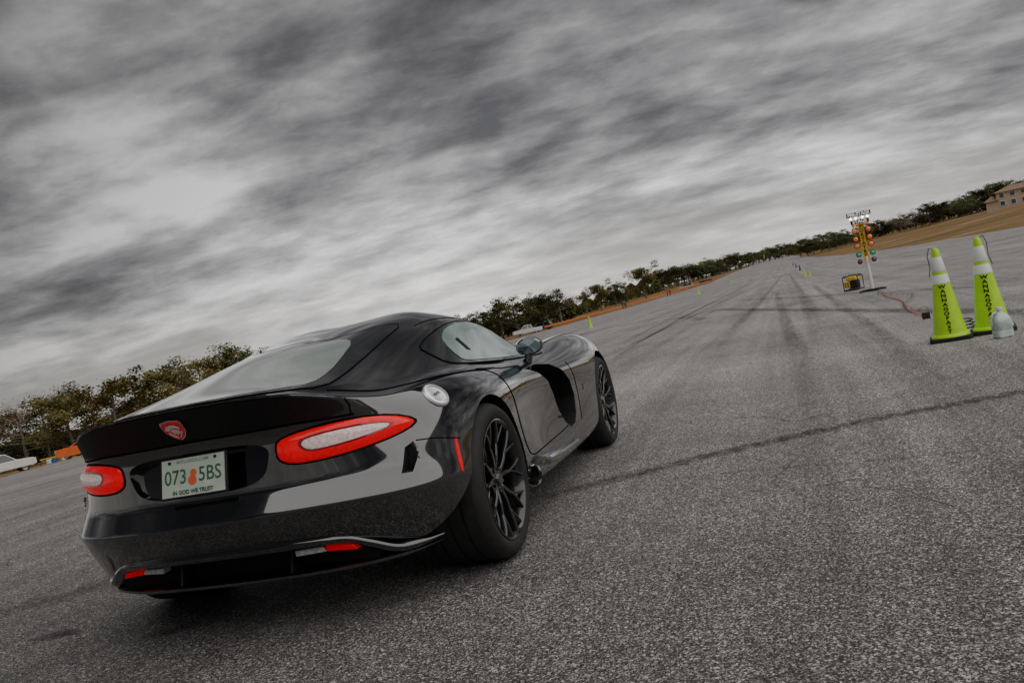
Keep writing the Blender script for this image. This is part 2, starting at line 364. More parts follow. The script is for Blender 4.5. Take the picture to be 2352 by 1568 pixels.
ordn=['first','second','third','fourth','fifth','sixth','seventh','eighth','ninth','tenth','eleventh','twelfth','thirteenth']
KN={0:'dark spreading tree',1:'olive leafy tree',2:'bare brown winter tree',3:'tall thin pine tree',4:'dark upright tree'}
Lf=[(-20,135,9.0,0),(45,128,8.3,2),(95,140,9,0),(150,122,8,1),(205,128,8.5,2),(262,118,8.1,1),(315,135,8.6,2),(352,128,8.5,0),(405,122,8.1,1),(455,140,8.9,2),(505,135,9.1,1),(552,135,9.6,4)]
for i,(px,d,h,k) in enumerate(Lf): tree(px,d,h,k,'%s, %s from the left in the near wood'%(KN[k],ordn[i]),'trees of the near wood',1.4)
for px in (610,690,780,880,980): tree(px,170,7,rng.choice((0,1,4)),'tree behind the black car, between the near wood and the grove','trees behind the car',1.2)
Md=[(1085,260,9.5,0),(1115,240,8.6,4),(1150,250,10.4,3),(1185,235,10.2,0),(1220,245,9.5,1),(1255,240,9.2,0),(1285,250,9.5,2),(1312,330,7.5,3),(1345,330,8.3,3),(1378,300,9.3,1),(1412,340,8.5,4),(1440,360,8,0),(1482,300,11,1)]
for i,(px,d,h,k) in enumerate(Md): tree(px,d,h,k,'%s, %s from the left beyond the far white pickup'%(KN[k],ordn[i]),'trees of the middle grove',1.4)
for i in range(30):
    px=1505+i*11+rng.uniform(-4,4); tree(px,480+rng.uniform(-40,60)+i*8,9+rng.uniform(-1,3),rng.choice((0,0,4,1,3)),'small dark tree in the distant row left of the runway end','distant trees left of the runway end',2.)
for i in range(32):
    px=1840+i*16.5+rng.uniform(-5,5); hh=6.3+rng.uniform(-1,1.8)+max(0,(i-14)*.10)
    tree(px,430+rng.uniform(-30,30)-i*2,hh,rng.choice((0,0,4,1,2)),'small tree in the distant row along the rise right of the runway','distant trees right of the runway',1.9)
for p_ in protos:
    for ch in list(p_.children): bpy.data.objects.remove(ch)
    bpy.data.objects.remove(p_)
def wood(name,spans,m,n,leaf):
    b=MB(); r=random.Random(5)
    for (p0,p1,d0_,d1_,h0,h1) in spans:
        A=far(p0,d0_);B=far(p1,d1_); L_=(B-A).length; k=int(n*1.)
        ph=[r.uniform(0,6) for _ in range(4)]
        for i in range(k):
            t=r.random(); q=A.lerp(B,t); dep=r.uniform(0,8); q=q+Vector((q.x-CX,q.y-CY,0)).normalized()*dep
            hh=(h0+(h1-h0)*t)*(.7+.15*math.sin(t*L_/7+ph[0])+.15*math.sin(t*L_/2.9+ph[1]))*(r.random()**.6)
            s=leaf*r.uniform(.6,1.3); p=Vector((q.x,q.y,g(q.x,q.y)+hh))
            a=Vector((r.gauss(0,1),r.gauss(0,1),r.gauss(0,.6))).normalized(); c=a.orthogonal().normalized()
            b.add([p+a*s,p+c*s*.7,p-a*s,p-c*s*.7],[(0,1,2,3)])
    o=b.build(name,m,smooth=False); return tag(o,None,None,None,'stuff')
tag(wood('undergrowth',[(-120,330,148,138,6.3,6),(330,640,138,160,6,6.3),(640,1060,165,250,5,4)],LM[0],11000,.27),'tangled dark undergrowth filling the near wood at left','undergrowth')
tag(wood('distant_wood',[(1060,1320,255,275,9,8),(1310,1520,340,450,8,8.5),(1510,1810,470,900,10,10)],LM[0],8500,.48),'dark distant wood beyond the left edge of the runway','wood')
tag(wood('distant_hedge',[(1810,1900,900,520,9,6.5),(1890,2160,480,420,6,5.5),(2150,2450,420,370,5.5,6.5)],LM[0],4500,.5),'dark distant woodland along the rise at right','wood')
# ================================================================ THE CAR
car=empty('sports_car',(0,0,0),label='glossy black low sports car with red tail lamps, parked on the runway',cat='car')
RG=[ # rear centre -> nose centre ; each column bottom -> spine
[(-.82,0,.37),(-.90,0,.43),(-.935,0,.515),(-.860,0,.595),(-.848,0,.70),(-.842,0,.81),(-.962,0,.968),(-.90,0,.961),(-.80,0,.965),(-.60,0,1.002),(-.35,0,1.053),(-.15,0,1.095),(.02,0,1.12)],
[(-.81,.3,.372),(-.885,.3,.43),(-.918,.3,.515),(-.848,.3,.595),(-.838,.3,.70),(-.834,.3,.81),(-.944,.3,.965),(-.885,.3,.958),(-.79,.29,.963),(-.58,.26,.998),(-.33,.22,1.050),(-.10,.16,1.108),(.10,0,1.13)],
[(-.76,.50,.362),(-.83,.52,.43),(-.86,.525,.512),(-.80,.51,.592),(-.795,.505,.70),(-.79,.495,.80),(-.880,.485,.945),(-.83,.475,.940),(-.76,.46,.950),(-.54,.43,.978),(-.25,.38,1.030),(.05,.26,1.108),(.25,0,1.145)],
[(-.66,.66,.30),(-.725,.70,.42),(-.755,.71,.50),(-.71,.685,.582),(-.70,.665,.70),(-.695,.65,.79),(-.770,.615,.892),(-.72,.59,.896),(-.66,.55,.932),(-.44,.52,.958),(-.10,.475,1.010),(.25,.31,1.143),(.4,0,1.165)],
[(-.55,.80,.255),(-.585,.84,.40),(-.60,.85,.485),(-.575,.83,.565),(-.56,.81,.69),(-.545,.775,.775),(-.555,.715,.840),(-.52,.665,.853),(-.44,.61,.905),(-.22,.565,.953),(.08,.515,1.036),(.45,.32,1.186),(.55,0,1.172)],
[(-.40,.92,.255),(-.40,.94,.38),(-.405,.95,.48),(-.395,.94,.545),(-.39,.925,.68),(-.37,.89,.788),(-.35,.805,.854),(-.30,.715,.845),(-.20,.650,.888),(-.02,.60,.958),(.25,.54,1.066),(.62,.32,1.203),(.7,0,1.177)],
[(0,.955,.25),(0,.965,.38),(0,.968,.48),(0,.968,.56),(0,.962,.70),(.0,.918,.808),(.01,.83,.860),(.03,.745,.843),(.10,.680,.878),(.22,.62,.970),(.42,.55,1.098),(.75,.31,1.214),(.82,0,1.182)],
[(.40,.90,.20),(.40,.935,.30),(.40,.935,.44),(.39,.93,.56),(.38,.93,.69),(.38,.885,.785),(.38,.815,.818),(.39,.755,.828),(.42,.70,.865),(.48,.635,.975),(.60,.56,1.108),(.85,.30,1.214),(.92,0,1.177)],
[(.75,.87,.17),(.75,.92,.24),(.75,.885,.40),(.75,.878,.54),(.75,.895,.67),(.75,.865,.755),(.75,.815,.79),(.75,.765,.803),(.75,.71,.830),(.78,.645,.95),(.82,.565,1.10),(.98,.29,1.20),(1.02,0,1.168)],
[(1.15,.87,.16),(1.15,.925,.23),(1.15,.87,.38),(1.15,.862,.54),(1.15,.89,.66),(1.15,.865,.74),(1.15,.815,.775),(1.15,.765,.783),(1.15,.715,.80),(1.12,.65,.92),(1.10,.565,1.07),(1.12,.29,1.175),(1.15,0,1.15)],
[(1.55,.88,.16),(1.55,.925,.23),(1.55,.90,.38),(1.55,.90,.54),(1.55,.915,.65),(1.55,.88,.74),(1.55,.82,.785),(1.56,.76,.79),(1.58,.70,.80),(1.52,.66,.86),(1.38,.585,.985),(1.32,.29,1.115),(1.33,0,1.11)],
[(2.05,.90,.17),(2.05,.935,.24),(2.05,.945,.40),(2.05,.945,.52),(2.03,.945,.64),(2.02,.91,.75),(2.0,.84,.825),(1.97,.74,.85),(1.9,.62,.82),(1.88,.5,.835),(1.87,.4,.855),(1.86,.22,.875),(1.85,0,.885)],
[(2.51,.93,.2),(2.51,.945,.3),(2.51,.958,.42),(2.51,.958,.54),(2.51,.95,.65),(2.51,.91,.755),(2.5,.83,.84),(2.48,.72,.872),(2.45,.6,.835),(2.44,.5,.815),(2.43,.38,.82),(2.42,.2,.84),(2.4,0,.845)],
[(2.93,.92,.17),(2.95,.93,.25),(2.95,.94,.36),(2.95,.93,.48),(2.94,.91,.59),(2.93,.87,.68),(2.92,.79,.75),(2.9,.7,.77),(2.88,.6,.75),(2.87,.5,.74),(2.86,.38,.75),(2.85,.2,.77),(2.85,0,.775)],
[(3.2,.78,.15),(3.24,.78,.22),(3.25,.78,.33),(3.23,.77,.43),(3.2,.75,.51),(3.17,.72,.58),(3.13,.67,.63),(3.1,.6,.65),(3.08,.52,.655),(3.07,.44,.66),(3.06,.34,.67),(3.05,.18,.685),(3.05,0,.69)],
[(3.38,.42,.14),(3.42,.42,.21),(3.43,.42,.32),(3.41,.42,.42),(3.38,.41,.49),(3.35,.4,.54),(3.3,.38,.57),(3.27,.35,.59),(3.25,.32,.6),(3.23,.27,.61),(3.22,.2,.615),(3.21,.12,.62),(3.2,0,.62)],
[(3.44,0,.14),(3.48,0,.21),(3.49,0,.32),(3.47,0,.42),(3.44,0,.49),(3.41,0,.54),(3.37,0,.56),(3.35,0,.575),(3.33,0,.58),(3.31,0,.585),(3.29,0,.59),(3.27,0,.595),(3.25,0,.6)]]
for c in RG: c.insert(0,(c[12][0] if c[12][0]<3 else 3.2,0,.2))
nc,nr=len(RG),len(RG[0])
idx={};vs=[]
def vid(i,j,s):
    x,y,z=RG[i][j]
    key=(i,j,0 if y==0 else s)
    if key not in idx: idx[key]=len(vs); vs.append((x,y*s,z))
    return idx[key]
fs=[];crease={}
for s in (1,-1):
    for i in range(nc-1):
        for j in range(nr-1):
            f=[vid(i,j,s),vid(i+1,j,s),vid(i+1,j+1,s),vid(i,j+1,s)]; f2=[]
            for q in f:
                if q not in f2: f2.append(q)
            if len(f2)>2: fs.append(f2 if s>0 else f2[::-1])
        def cz(j,w): crease[tuple(sorted((vid(i,j,s),vid(i+1,j,s))))]=w
        if i<5: cz(3,[.9,.9,.85,.75,.5][i]); cz(4,[.5,.5,.45,.35,.15][i])
        if i<7: cz(7,[1,1,.98,.92,.6,.4,.25][i])
        if i<4: cz(6,.4)
        if i>=1 and i<9: cz(9,.6)
        if i>=2 and i<10: cz(11,.3)
        cz(1,.7)
me=bpy.data.meshes.new('body_shape'); me.from_pydata(vs,[],fs)
bm=bmesh.new(); bm.from_mesh(me); bmesh.ops.recalc_face_normals(bm,faces=bm.faces)
cl_=bm.edges.layers.float.new('crease_edge'); bm.verts.ensure_lookup_table()
for e_ in bm.edges:
    k=tuple(sorted((e_.verts[0].index,e_.verts[1].index)))
    if k in crease: e_[cl_]=crease[k]
bm.to_mesh(me); bm.free()
bo=bpy.data.objects.new('body_shape',me); COL.objects.link(bo); md=bo.modifiers.new('s','SUBSURF'); md.levels=4; md.render_levels=4
dg=bpy.context.evaluated_depsgraph_get(); dg.update()
bme=bpy.data.meshes.new_from_object(bo.evaluated_get(dg)); bme.name='body'
bpy.data.objects.remove(bo)
body=bpy.data.objects.new('body',bme); COL.objects.link(body); body.parent=car
bme.materials.clear(); bme.materials.append(PAINT); bme.materials.append(DARK)
bme.polygons.foreach_set('use_smooth',[True]*len(bme.polygons))
tb=bmesh.new(); tb.from_mesh(bme); bmesh.ops.triangulate(tb,faces=tb.faces); BV=BVHTree.FromBMesh(tb); tb.free()
# cutters
def circ(cx,cz,r,a0,a1,n): return [(cx+r*math.cos(R(a0+(a1-a0)*i/n)),cz+r*math.sin(R(a0+(a1-a0)*i/n))) for i in range(n+1)]
cut=MB(); cut.m=1
archR=[(.395,.05),(.39,.30)]+circ(0,.348,.382,2,163,40)+[(-.405,.42),(-.50,.335),(-.60,.262),(-.66,.22),(-.66,.05)]
archF=[(2.88,.05),(2.875,.30)]+circ(2.51,.325,.355,2,178,40)+[(2.15,.28),(2.14,.05)]
scoop=[(.92,.752),(1.15,.752),(1.36,.725),(1.53,.665),(1.64,.58),(1.68,.48),(1.64,.38),(1.57,.325),(1.47,.315),(1.40,.36),(1.34,.45),(1.30,.55),(1.22,.64),(1.08,.71)]
for s in (1,-1):
    cut.prism(archR,'y',s*.55,s*1.3); cut.prism(archF,'y',s*.55,s*1.3); cut.prism(scoop,'y',s*.76,s*1.3)
licp=[]
for k in range(48):
    a=2*math.pi*k/48; c_,s_=math.cos(a),math.sin(a)
    yy=.335*math.copysign(abs(c_)**.5,c_); z_=.700+.092*math.copysign(abs(s_)**.55,s_)
    licp.append((yy*(1+.10*(z_-.695)/.1),z_))
cut2=MB(); cut2.m=0; n_=len(licp)
va_=[(-1.2,y,z) for y,z in licp]+[(-.795+ (z-.695)*.25,y*.93,.695+(z-.695)*.9) for y,z in licp]
cut2.add(va_,[tuple(range(n_))[::-1],tuple(range(n_,2*n_))]+[(i,(i+1)%n_,n_+(i+1)%n_,n_+i) for i in range(n_)])
for s in (1,-1):
    cut.prism([(s*.762,.55),(s*.795,.545),(s*.812,.60),(s*.80,.655),(s*.775,.64)],'x',-1.2,-.50)
def booldiff(o,mb):
    c=mb.build('cutter',[PAINT,DARK],smooth=False); m=o.modifiers.new('b','BOOLEAN'); m.operation='DIFFERENCE'; m.object=c; m.solver='EXACT'
    try: m.material_mode='TRANSFER'
    except Exception: pass
    dg=bpy.context.evaluated_depsgraph_get(); dg.update(); me=bpy.data.meshes.new_from_object(o.evaluated_get(dg)); o.modifiers.clear(); o.data=me; bpy.data.objects.remove(c)
booldiff(body,cut); booldiff(body,cut2)
me=body.data
me.polygons.foreach_set('use_smooth',[True]*len(me.polygons)); me.set_sharp_from_angle(angle=R(28))
# patches on the body surface
def hit(ax,s,a,b_,off=0.):
    if ax=='y': o=Vector((a,s*2.,b_)); d=Vector((0,-s,0))
    elif ax=='x': o=Vector((s*6,a,b_)); d=Vector((-s,0,0))
    else: o=Vector((a,b_,3)); d=Vector((0,0,-1))
    p,n,i,dd=BV.ray_cast(o,d)
    if p is None: return None
    if n.dot(d)>0: n=-n
    return p+n*off
def smoothpoly(poly,k=3):
    for _ in range(k):
        q=[]
        for i in range(len(poly)):
            a=Vector(poly[i]);b_=Vector(poly[(i+1)%len(poly)]); q+=[tuple(a*.75+b_*.25),tuple(a*.25+b_*.75)]
        poly=q
    return poly
def densify(poly,st):
    q=[]
    for i in range(len(poly)):
        a=Vector(poly[i]);b_=Vector(poly[(i+1)%len(poly)]); n=max(1,int((b_-a).length/st))
        q+=[tuple(a.lerp(b_,k/n)) for k in range(n)]
    return q
def inside(p,poly):
    c=False;n=len(poly)
    for i in range(n):
        x1,y1=poly[i];x2,y2=poly[(i+1)%n]
        if (y1>p[1])!=(y2>p[1]) and p[0]<(x2-x1)*(p[1]-y1)/(y2-y1)+x1: c=not c
    return c
def edist(p,poly):
    d=9.;P=Vector(p)
    for i in range(len(poly)):
        a=Vector(poly[i]);b_=Vector(poly[(i+1)%len(poly)]);ab=b_-a; L_=ab.length_squared
        t=max(0,min(1,(P-a).dot(ab)/L_)) if L_>0 else 0
        d=min(d,(a+ab*t-P).length)
    return d
def patch(name,ax,s,poly,m,off=.003,st=.03,dome=0.,dw=.03,sm=2,parent=None,skirt=.008):
    poly=densify(smoothpoly(poly,sm) if sm else poly,st); nb=len(poly)
    xs=[p[0] for p in poly];ys=[p[1] for p in poly]; pts=list(poly)
    x=min(xs)+st/2
    while x<max(xs):
        y=min(ys)+st/2
        while y<max(ys):
            if inside((x,y),poly) and edist((x,y),poly)>st*.45: pts.append((x,y))
            y+=st
        x+=st
    r=delaunay_2d_cdt([Vector(p) for p in pts],[(i,(i+1)%nb) for i in range(nb)],[tuple(range(nb))],1,1e-5)
    V,F=r[0],r[2]; P=[];bad=set()
    for i,v in enumerate(V):
        d=edist(v,poly) if dome else 0
        q=hit(ax,s,v[0],v[1],off+dome*min(1,d/dw)**.6)
        if q is None: bad.add(i); q=Vector((0,0,0))
        P.append(q)
    b=MB(); b.add(P,[f for f in F if not any(i in bad for i in f)])
    ed={}
    for f in b.f:
        for i in range(len(f)): k=tuple(sorted((f[i],f[(i+1)%len(f)]))); ed[k]=ed.get(k,0)+1
    for (a,c),k in list(ed.items()):
        if k==1:
            pa,pc=Vector(b.v[a]),Vector(b.v[c]); d={'y':Vector((0,-s,0)),'x':Vector((-s,0,0)),'z':Vector((0,0,-1))}[ax]
            b.add([pa,pc,pc+d*skirt,pa+d*skirt],[(0,1,2,3)])
    bm=bmesh.new()
    o=b.build(name,m,parent or car,ang=40)
    bm.from_mesh(o.data); bmesh.ops.remove_doubles(bm,verts=bm.verts,dist=1e-5); bm.to_mesh(o.data); bm.free()
    o.data.polygons.foreach_set('use_smooth',[True]*len(o.data.polygons)); o.data.set_sharp_from_angle(angle=R(40))
    return o
def gap(name,ax,s,pts,r=.0028,m=GAP,off=0.,parent=None):
    q=[]
    for i in range(len(pts)-1):
        a=Vector(pts[i]);b_=Vector(pts[i+1]); n=max(2,int((b_-a).length/.025))
        for k in range(n+(1 if i==len(pts)-2 else 0)):
            p=a.lerp(b_,k/n); h_=hit(ax,s,p[0],p[1],off)
            if h_: q.append(h_)
    b=MB(); b.tube(q,r,6); return b.build(name,m,parent or car)
def smline(pts,k=2):
    for _ in range(k):
        q=[pts[0]]
        for i in range(len(pts)-1):
            a=Vector(pts[i]);b_=Vector(pts[i+1]); q+=[tuple(a*.75+b_*.25),tuple(a*.25+b_*.75)]
        q.append(pts[-1]); pts=q
    return pts
# rear glass
gl=[(-.83,0),(-.82,.25),(-.785,.41),(-.70,.535),(-.45,.51),(-.15,.468),(.10,.45),(.38,.44),(.33,.35),(.14,.25),(.02,.12),(.09,0)]
glo=gl+[(x,-y) for x,y in gl[-2:0:-1]]
rgo=patch('rear_glass','z',1,glo,GLASSD,.003,.035,sm=1)
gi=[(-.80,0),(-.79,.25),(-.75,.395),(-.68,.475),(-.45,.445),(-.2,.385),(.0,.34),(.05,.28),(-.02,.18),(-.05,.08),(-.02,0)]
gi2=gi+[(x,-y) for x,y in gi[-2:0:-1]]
patch('pale_area','z',1,gi2,GLASSR,.006,.035,sm=1,parent=rgo,skirt=.002)
gap('glass_seal','z',1,smoothpoly(glo,1)+[smoothpoly(glo,1)[0]],.0045,GAP)
ws=[(1.72,0),(1.70,.25),(1.62,.45),(1.56,.57),(1.42,.555),(1.25,.50),(1.14,.42),(1.12,.2),(1.10,0)]
ws2=ws+[(x,-y) for x,y in ws[-2:0:-1]]
patch('windscreen','z',1,ws2,GLASSD,.003,.04)
for s in (1,-1):
    sw=[(.15,.990),(.18,.955),(.26,.895),(.42,.868),(.75,.838),(1.10,.808),(1.46,.785),(1.56,.79),(1.47,.87),(1.36,.94),(1.22,1.015),(1.05,1.062),(.85,1.082),(.6,1.078),(.40,1.05),(.25,1.02)]
    f=patch('side_window','y',s,sw,GLASSD,.003,.03,sm=1)
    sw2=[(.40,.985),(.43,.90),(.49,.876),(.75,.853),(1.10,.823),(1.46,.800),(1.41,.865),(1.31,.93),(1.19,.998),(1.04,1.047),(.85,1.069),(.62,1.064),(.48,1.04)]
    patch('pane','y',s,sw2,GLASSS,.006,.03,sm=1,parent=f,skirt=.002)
    patch('seat_belt','y',s,[(.60,.925),(.65,.915),(.60,.995),(.56,.99)],DARK,.008,.02,sm=0,parent=f,skirt=.002)
    gap('window_seal','y',s,smoothpoly(sw,1)+[smoothpoly(sw,1)[0]],.005,GAP)
    # tail lamps
    t2=[(.358,.738),(.366,.768),(.42,.784),(.52,.795),(.64,.795),(.735,.773),(.80,.738),(.802,.716),(.755,.696),(.66,.681),(.55,.673),(.44,.674),(.383,.686),(.360,.706)]
    cxl,czl=.57,.735; tl=[(cxl+(y-cxl)*1.04,czl+(z-czl)*1.13) for y,z in t2]
    patch('lamp_surround','x',-1,[(s*y,z) for y,z in tl],GAP,.002,.02,sm=1)
    lo_=patch('tail_lamp','x',-1,[(s*y,z) for y,z in t2],REDL,.004,.012,dome=.020,dw=.030,sm=1)
    t3=[(.455,.745),(.474,.760),(.56,.766),(.66,.760),(.722,.744),(.730,.733),(.70,.725),(.60,.716),(.50,.714),(.468,.724)]
    patch('lens_rim','x',-1,[(s*(.595+(y-.595)*1.09),.738+(z-.738)*1.32) for y,z in t3],mat('deep_red_lens',(.14,.0,.002),.15,coat=.6,emit=(.5,0,.003),es=.1),.0245,.010,sm=1,parent=lo_,skirt=.003)
    patch('clear_lens','x',-1,[(s*y,z) for y,z in t3],CLEARL,.0265,.010,dome=.003,dw=.02,sm=1,parent=lo_,skirt=.004)
    gap('bumper_seam','y',s,[(-.56,.655),(-.5,.645),(-.37,.61)])
    gap('door_seam','y',s,smline([(.385,.815),(.405,.72),(.43,.60),(.445,.48),(.47,.385),(.54,.335),(.8,.325),(1.2,.325),(1.42,.335)]),.0035)
    gap('door_seam','y',s,smline([(.385,.815),(.42,.835),(.60,.80),(.92,.775)]),.0035)
    gap('quarter_seam','z',1,smline([(-.70,s*.55),(-.60,s*.61),(-.45,s*.67),(-.1,s*.72),(.25,s*.765)]),.0035)
    gap('fender_seam','y',s,smline([(1.72,.32),(1.76,.45),(1.74,.60),(1.66,.70)]))
    gap('hood_seam','z',1,smline([(1.72,s*.70),(2.0,s*.72),(2.4,s*.78),(2.8,s*.82)]))
    patch('side_marker','y',s,[(-.392,.615),(-.408,.615),(-.435,.49),(-.42,.48)],REDL,.004,.012,sm=1)
    patch('front_marker','y',s,[(2.89,.47),(2.98,.47),(2.98,.44),(2.89,.44)],mat('amber_lens',(.8,.12,.02),.2,coat=1.,emit=(.9,.12,.02),es=.3),.004,.02,sm=1)
    b=MB()
    for k in range(9):
        for q in range(4):
            b.lathe([(.0045,-.004),(.0058,.0),(.0045,.004)],(-.575,s*(.768+q*.0125+(k%2)*.006),.558+k*.0105),'x',6)
    b.build('vent_mesh',mat('vent_grey',(.10,.10,.10),.4),car)
    # mirror
    mr=MB(); prof=[(0,.0),(.050,.003),(.076,.015),(.083,.04),(.074,.075),(.045,.102),(0,.114)]
    mr.lathe([(r_,h_) for r_,h_ in prof],(0,0,0),'x',24)
    mr.v=[(x,y,z*.66) for x,y,z in mr.v]
    mo=mr.build('side_mirror',PAINT,car); mo.location=(1.07,s*.86,.862); mo.rotation_euler=(0,0,R(-8*s))
    b=MB(); b.lathe([(0,-.004),(.066,-.003),(.069,.002)],(0,0,0),'x',24); b.v=[(x,y,z*.64) for x,y,z in b.v]; b.build('mirror_glass',mat('mirror_glass',(.40,.55,.57),.05,metal=1.),mo)
    b=MB(); b.tube([(.04,-s*.01,-.03),(.05,-s*.02,-.07),(.07,-s*.05,-.115)],0,10,rs=[.026,.022,.034]); b.build('mirror_stalk',PAINT,mo)
    # exhaust
    b=MB(); b.lathe([(.040,-.12),(.046,-.08),(.050,0),(.045,.008),(.040,.0),(.038,-.07),(0,-.07)],(0,0,0),'x',28); b.v=[(x,y*1.0,z*1.12) for x,y,z in b.v]
    eo=b.build('exhaust_tip',mat('polished_steel',(.55,.54,.53),.16,metal=1.),car); eo.location=(.475,s*.925,.25); eo.rotation_euler=(0,0,s*R(134))
    b=MB(); b.lathe([(0,-.035),(.0385,-.035)],(0,0,0),'x',24); b.build('pipe_opening',DARK,eo)
    b=MB(); b.tube([(.43,s*.90,.305),(.55,s*.93,.312),(.75,s*.935,.268),(1.1,s*.925,.235),(1.5,s*.925,.225)],0,10,rs=[.014,.026,.026,.02,.01]); b.build('sill_fairing',PAINT,car)
gap('roof_seam','z',1,smline([(.38,-.50),(.7,-.53),(1.1,-.53),(1.3,-.54)]),.003)
# spoiler band
sp=[(-.62,.874),(-.57,.901),(-.44,.941),(-.2,.958),(.2,.958),(.44,.941),(.57,.901),(.62,.874),(.615,.822),(.45,.832),(0,.838),(-.45,.832),(-.615,.822)]
spo=patch('spoiler','x',-1,sp,SATIN,.004,.025,sm=1)
gap('spoiler_seam','x',-1,[(-.64,.812),(-.45,.824),(0,.829),(.45,.824),(.64,.812)],.005)
for s in (1,-1): gap('spoiler_seam','x',-1,[(s*.632,.81),(s*.636,.85),(s*.628,.880)],.0035)
# emblem
def shield(sc): return [(y*sc,z*sc) for y,z in [(-.040,.030),(-.034,.040),(0,.046),(.034,.040),(.040,.030),(.038,-.005),(.022,-.030),(0,-.044),(-.022,-.030),(-.038,-.005)]]
ec=hit('x',-1,0,.893,.006)
nrm=(hit('x',-1,0,.893,.01)-hit('x',-1,0,.893,0)).normalized(); eup=Vector((0,-1,0)).cross(nrm).normalized()
if eup.z<0: eup=-eup
ey=Vector((0,-1,0))
def emb(mb,poly,h,m):
    n=len(poly); a=[ec+ey*p[0]+eup*p[1]+nrm*(h-.004) for p in poly]; c=[ec+ey*p[0]+eup*p[1]+nrm*h for p in poly]
    mb.add(a+c,[tuple(range(n,2*n))]+[(i,(i+1)%n,n+(i+1)%n,n+i) for i in range(n)],m)
b=MB(); emb(b,shield(1.2),.006,0); emb(b,shield(1.06),.009,1)
for arc in ([(-.034,.012),(-.026,.026),(-.006,.031),(.014,.028),(.030,.014),(.026,.006),(.016,.016),(.004,.018),(-.010,.014),(-.020,.006),(-.026,.008)],
            [(-.016,.006),(-.004,.011),(.010,.008),(.020,-.002),(.017,-.016),(.010,-.010),(.006,-.018),(.0,-.008),(-.007,-.016),(-.009,-.004)],
            [(-.030,-.002),(-.023,-.003),(-.016,-.017),(-.005,-.028),(-.002,-.037),(-.015,-.027),(-.026,-.014)],
            [(.030,-.002),(.025,-.004),(.020,-.018),(.008,-.029),(.003,-.037),(.016,-.027),(.026,-.014)]): emb(b,arc,.0108,2)
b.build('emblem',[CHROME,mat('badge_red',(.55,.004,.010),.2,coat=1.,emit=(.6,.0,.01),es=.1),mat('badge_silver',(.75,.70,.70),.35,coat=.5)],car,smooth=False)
# licence plate
def plate():
    ln=.288; c=Vector((-.862,0,.70)); up=Vector((math.sin(ln),0,math.cos(ln))); rt=Vector((0,-1,0)); nr=rt.cross(up).normalized()
    if nr.x>0: nr=-nr
    rot=Matrix((rt,nr,up)).transposed()
    b=MB(); b.box(c-nr*.006,(.306,.012,.160),rot); po=b.build('license_plate',PLAST,car,bevel=.003)
    b=MB(); b.box(c+nr*.002,(.288,.004,.145),rot); b.build('plate_face',mat('plate_face',(.55,.63,.54),.4,var=.1,vscale=14,coat=.3),po)
    GR=mat('plate_green',(.05,.13,.07),.5); OR=mat('plate_orange',(.75,.13,.04),.5); k=c+nr*.0055
    for t_,sg in (('073',-1),('5BS',1)):
        b=MB(); put_text(b,t_,.078,k+rt*.079*sg,rt,up,.006,.90); b.build('lettering',GR,po,smooth=False)
    b=MB(); put_text(b,'MYFLORIDA.COM',.0185,k+up*.059,rt,up,.01); b.build('lettering',mat('plate_grey_green',(.22,.32,.24),.5),po,smooth=False)
    b=MB(); put_text(b,'IN GOD WE TRUST',.0215,k-up*.0585+nr*.001,rt,up,.03); b.build('lettering',GR,po,smooth=False)
    b=MB()
    for (a,h_,r_) in ((-.002,-.016,.019),(.004,.012,.014)):
        n=18; b.add([k+nr*.0004*(1 if h_>0 else 0)+rt*(a+r_*math.cos(2*math.pi*i/n))+up*(h_+r_*math.sin(2*math.pi*i/n)) for i in range(n)],[tuple(range(n))])
    b.build('orange_emblem',OR,po,smooth=False)
    for a,h_ in ((-.105,.060),(.105,.060)):
        b=MB(); b.lathe([(0,-.004),(.006,-.003),(.006,.002)],k+rt*a+up*h_,'x',10); b.build('screw',PLAST,po)
plate()
# fuel cap
fc=hit('y',-1,-.36,.80,0); fn=(hit('y',-1,-.36,.80,.01)-fc).normalized(); n1=(fn*.75+Vector((-.22,-.74,.63)).normalized()*.25).normalized(); fc=fc+n1*.003
b=MB(); b.lathe([(0,.003),(.036,.004),(.039,.0005),(.043,.0005),(.046,.006),(.056,.005),(.061,-.002),(.061,-.03)],(0,0,0),'z',40)
put_text(b,'VIPER',.02,(0,0,.0052),(1,0,0),(0,1,0),.02,1,1)
fo_=b.build('fuel_cap',[mat('satin_aluminium',(.92,.92,.94),.25,metal=.7,coat=.4),PLAST],car)
xx=Vector((1,0,0)); xx=(xx-n1*xx.dot(n1)).normalized(); yy_=n1.cross(xx); fo_.matrix_local=Matrix.Translation(fc)@Matrix((xx,yy_,n1)).transposed().to_4x4()
bc=hit('y',-1,1.93,.50,.004); b=MB(); put_text(b,'SRT',.05,bc,(1,-.02,0),(0,0,1),.012,1.25); b.build('badge',CHROME,car,smooth=False)
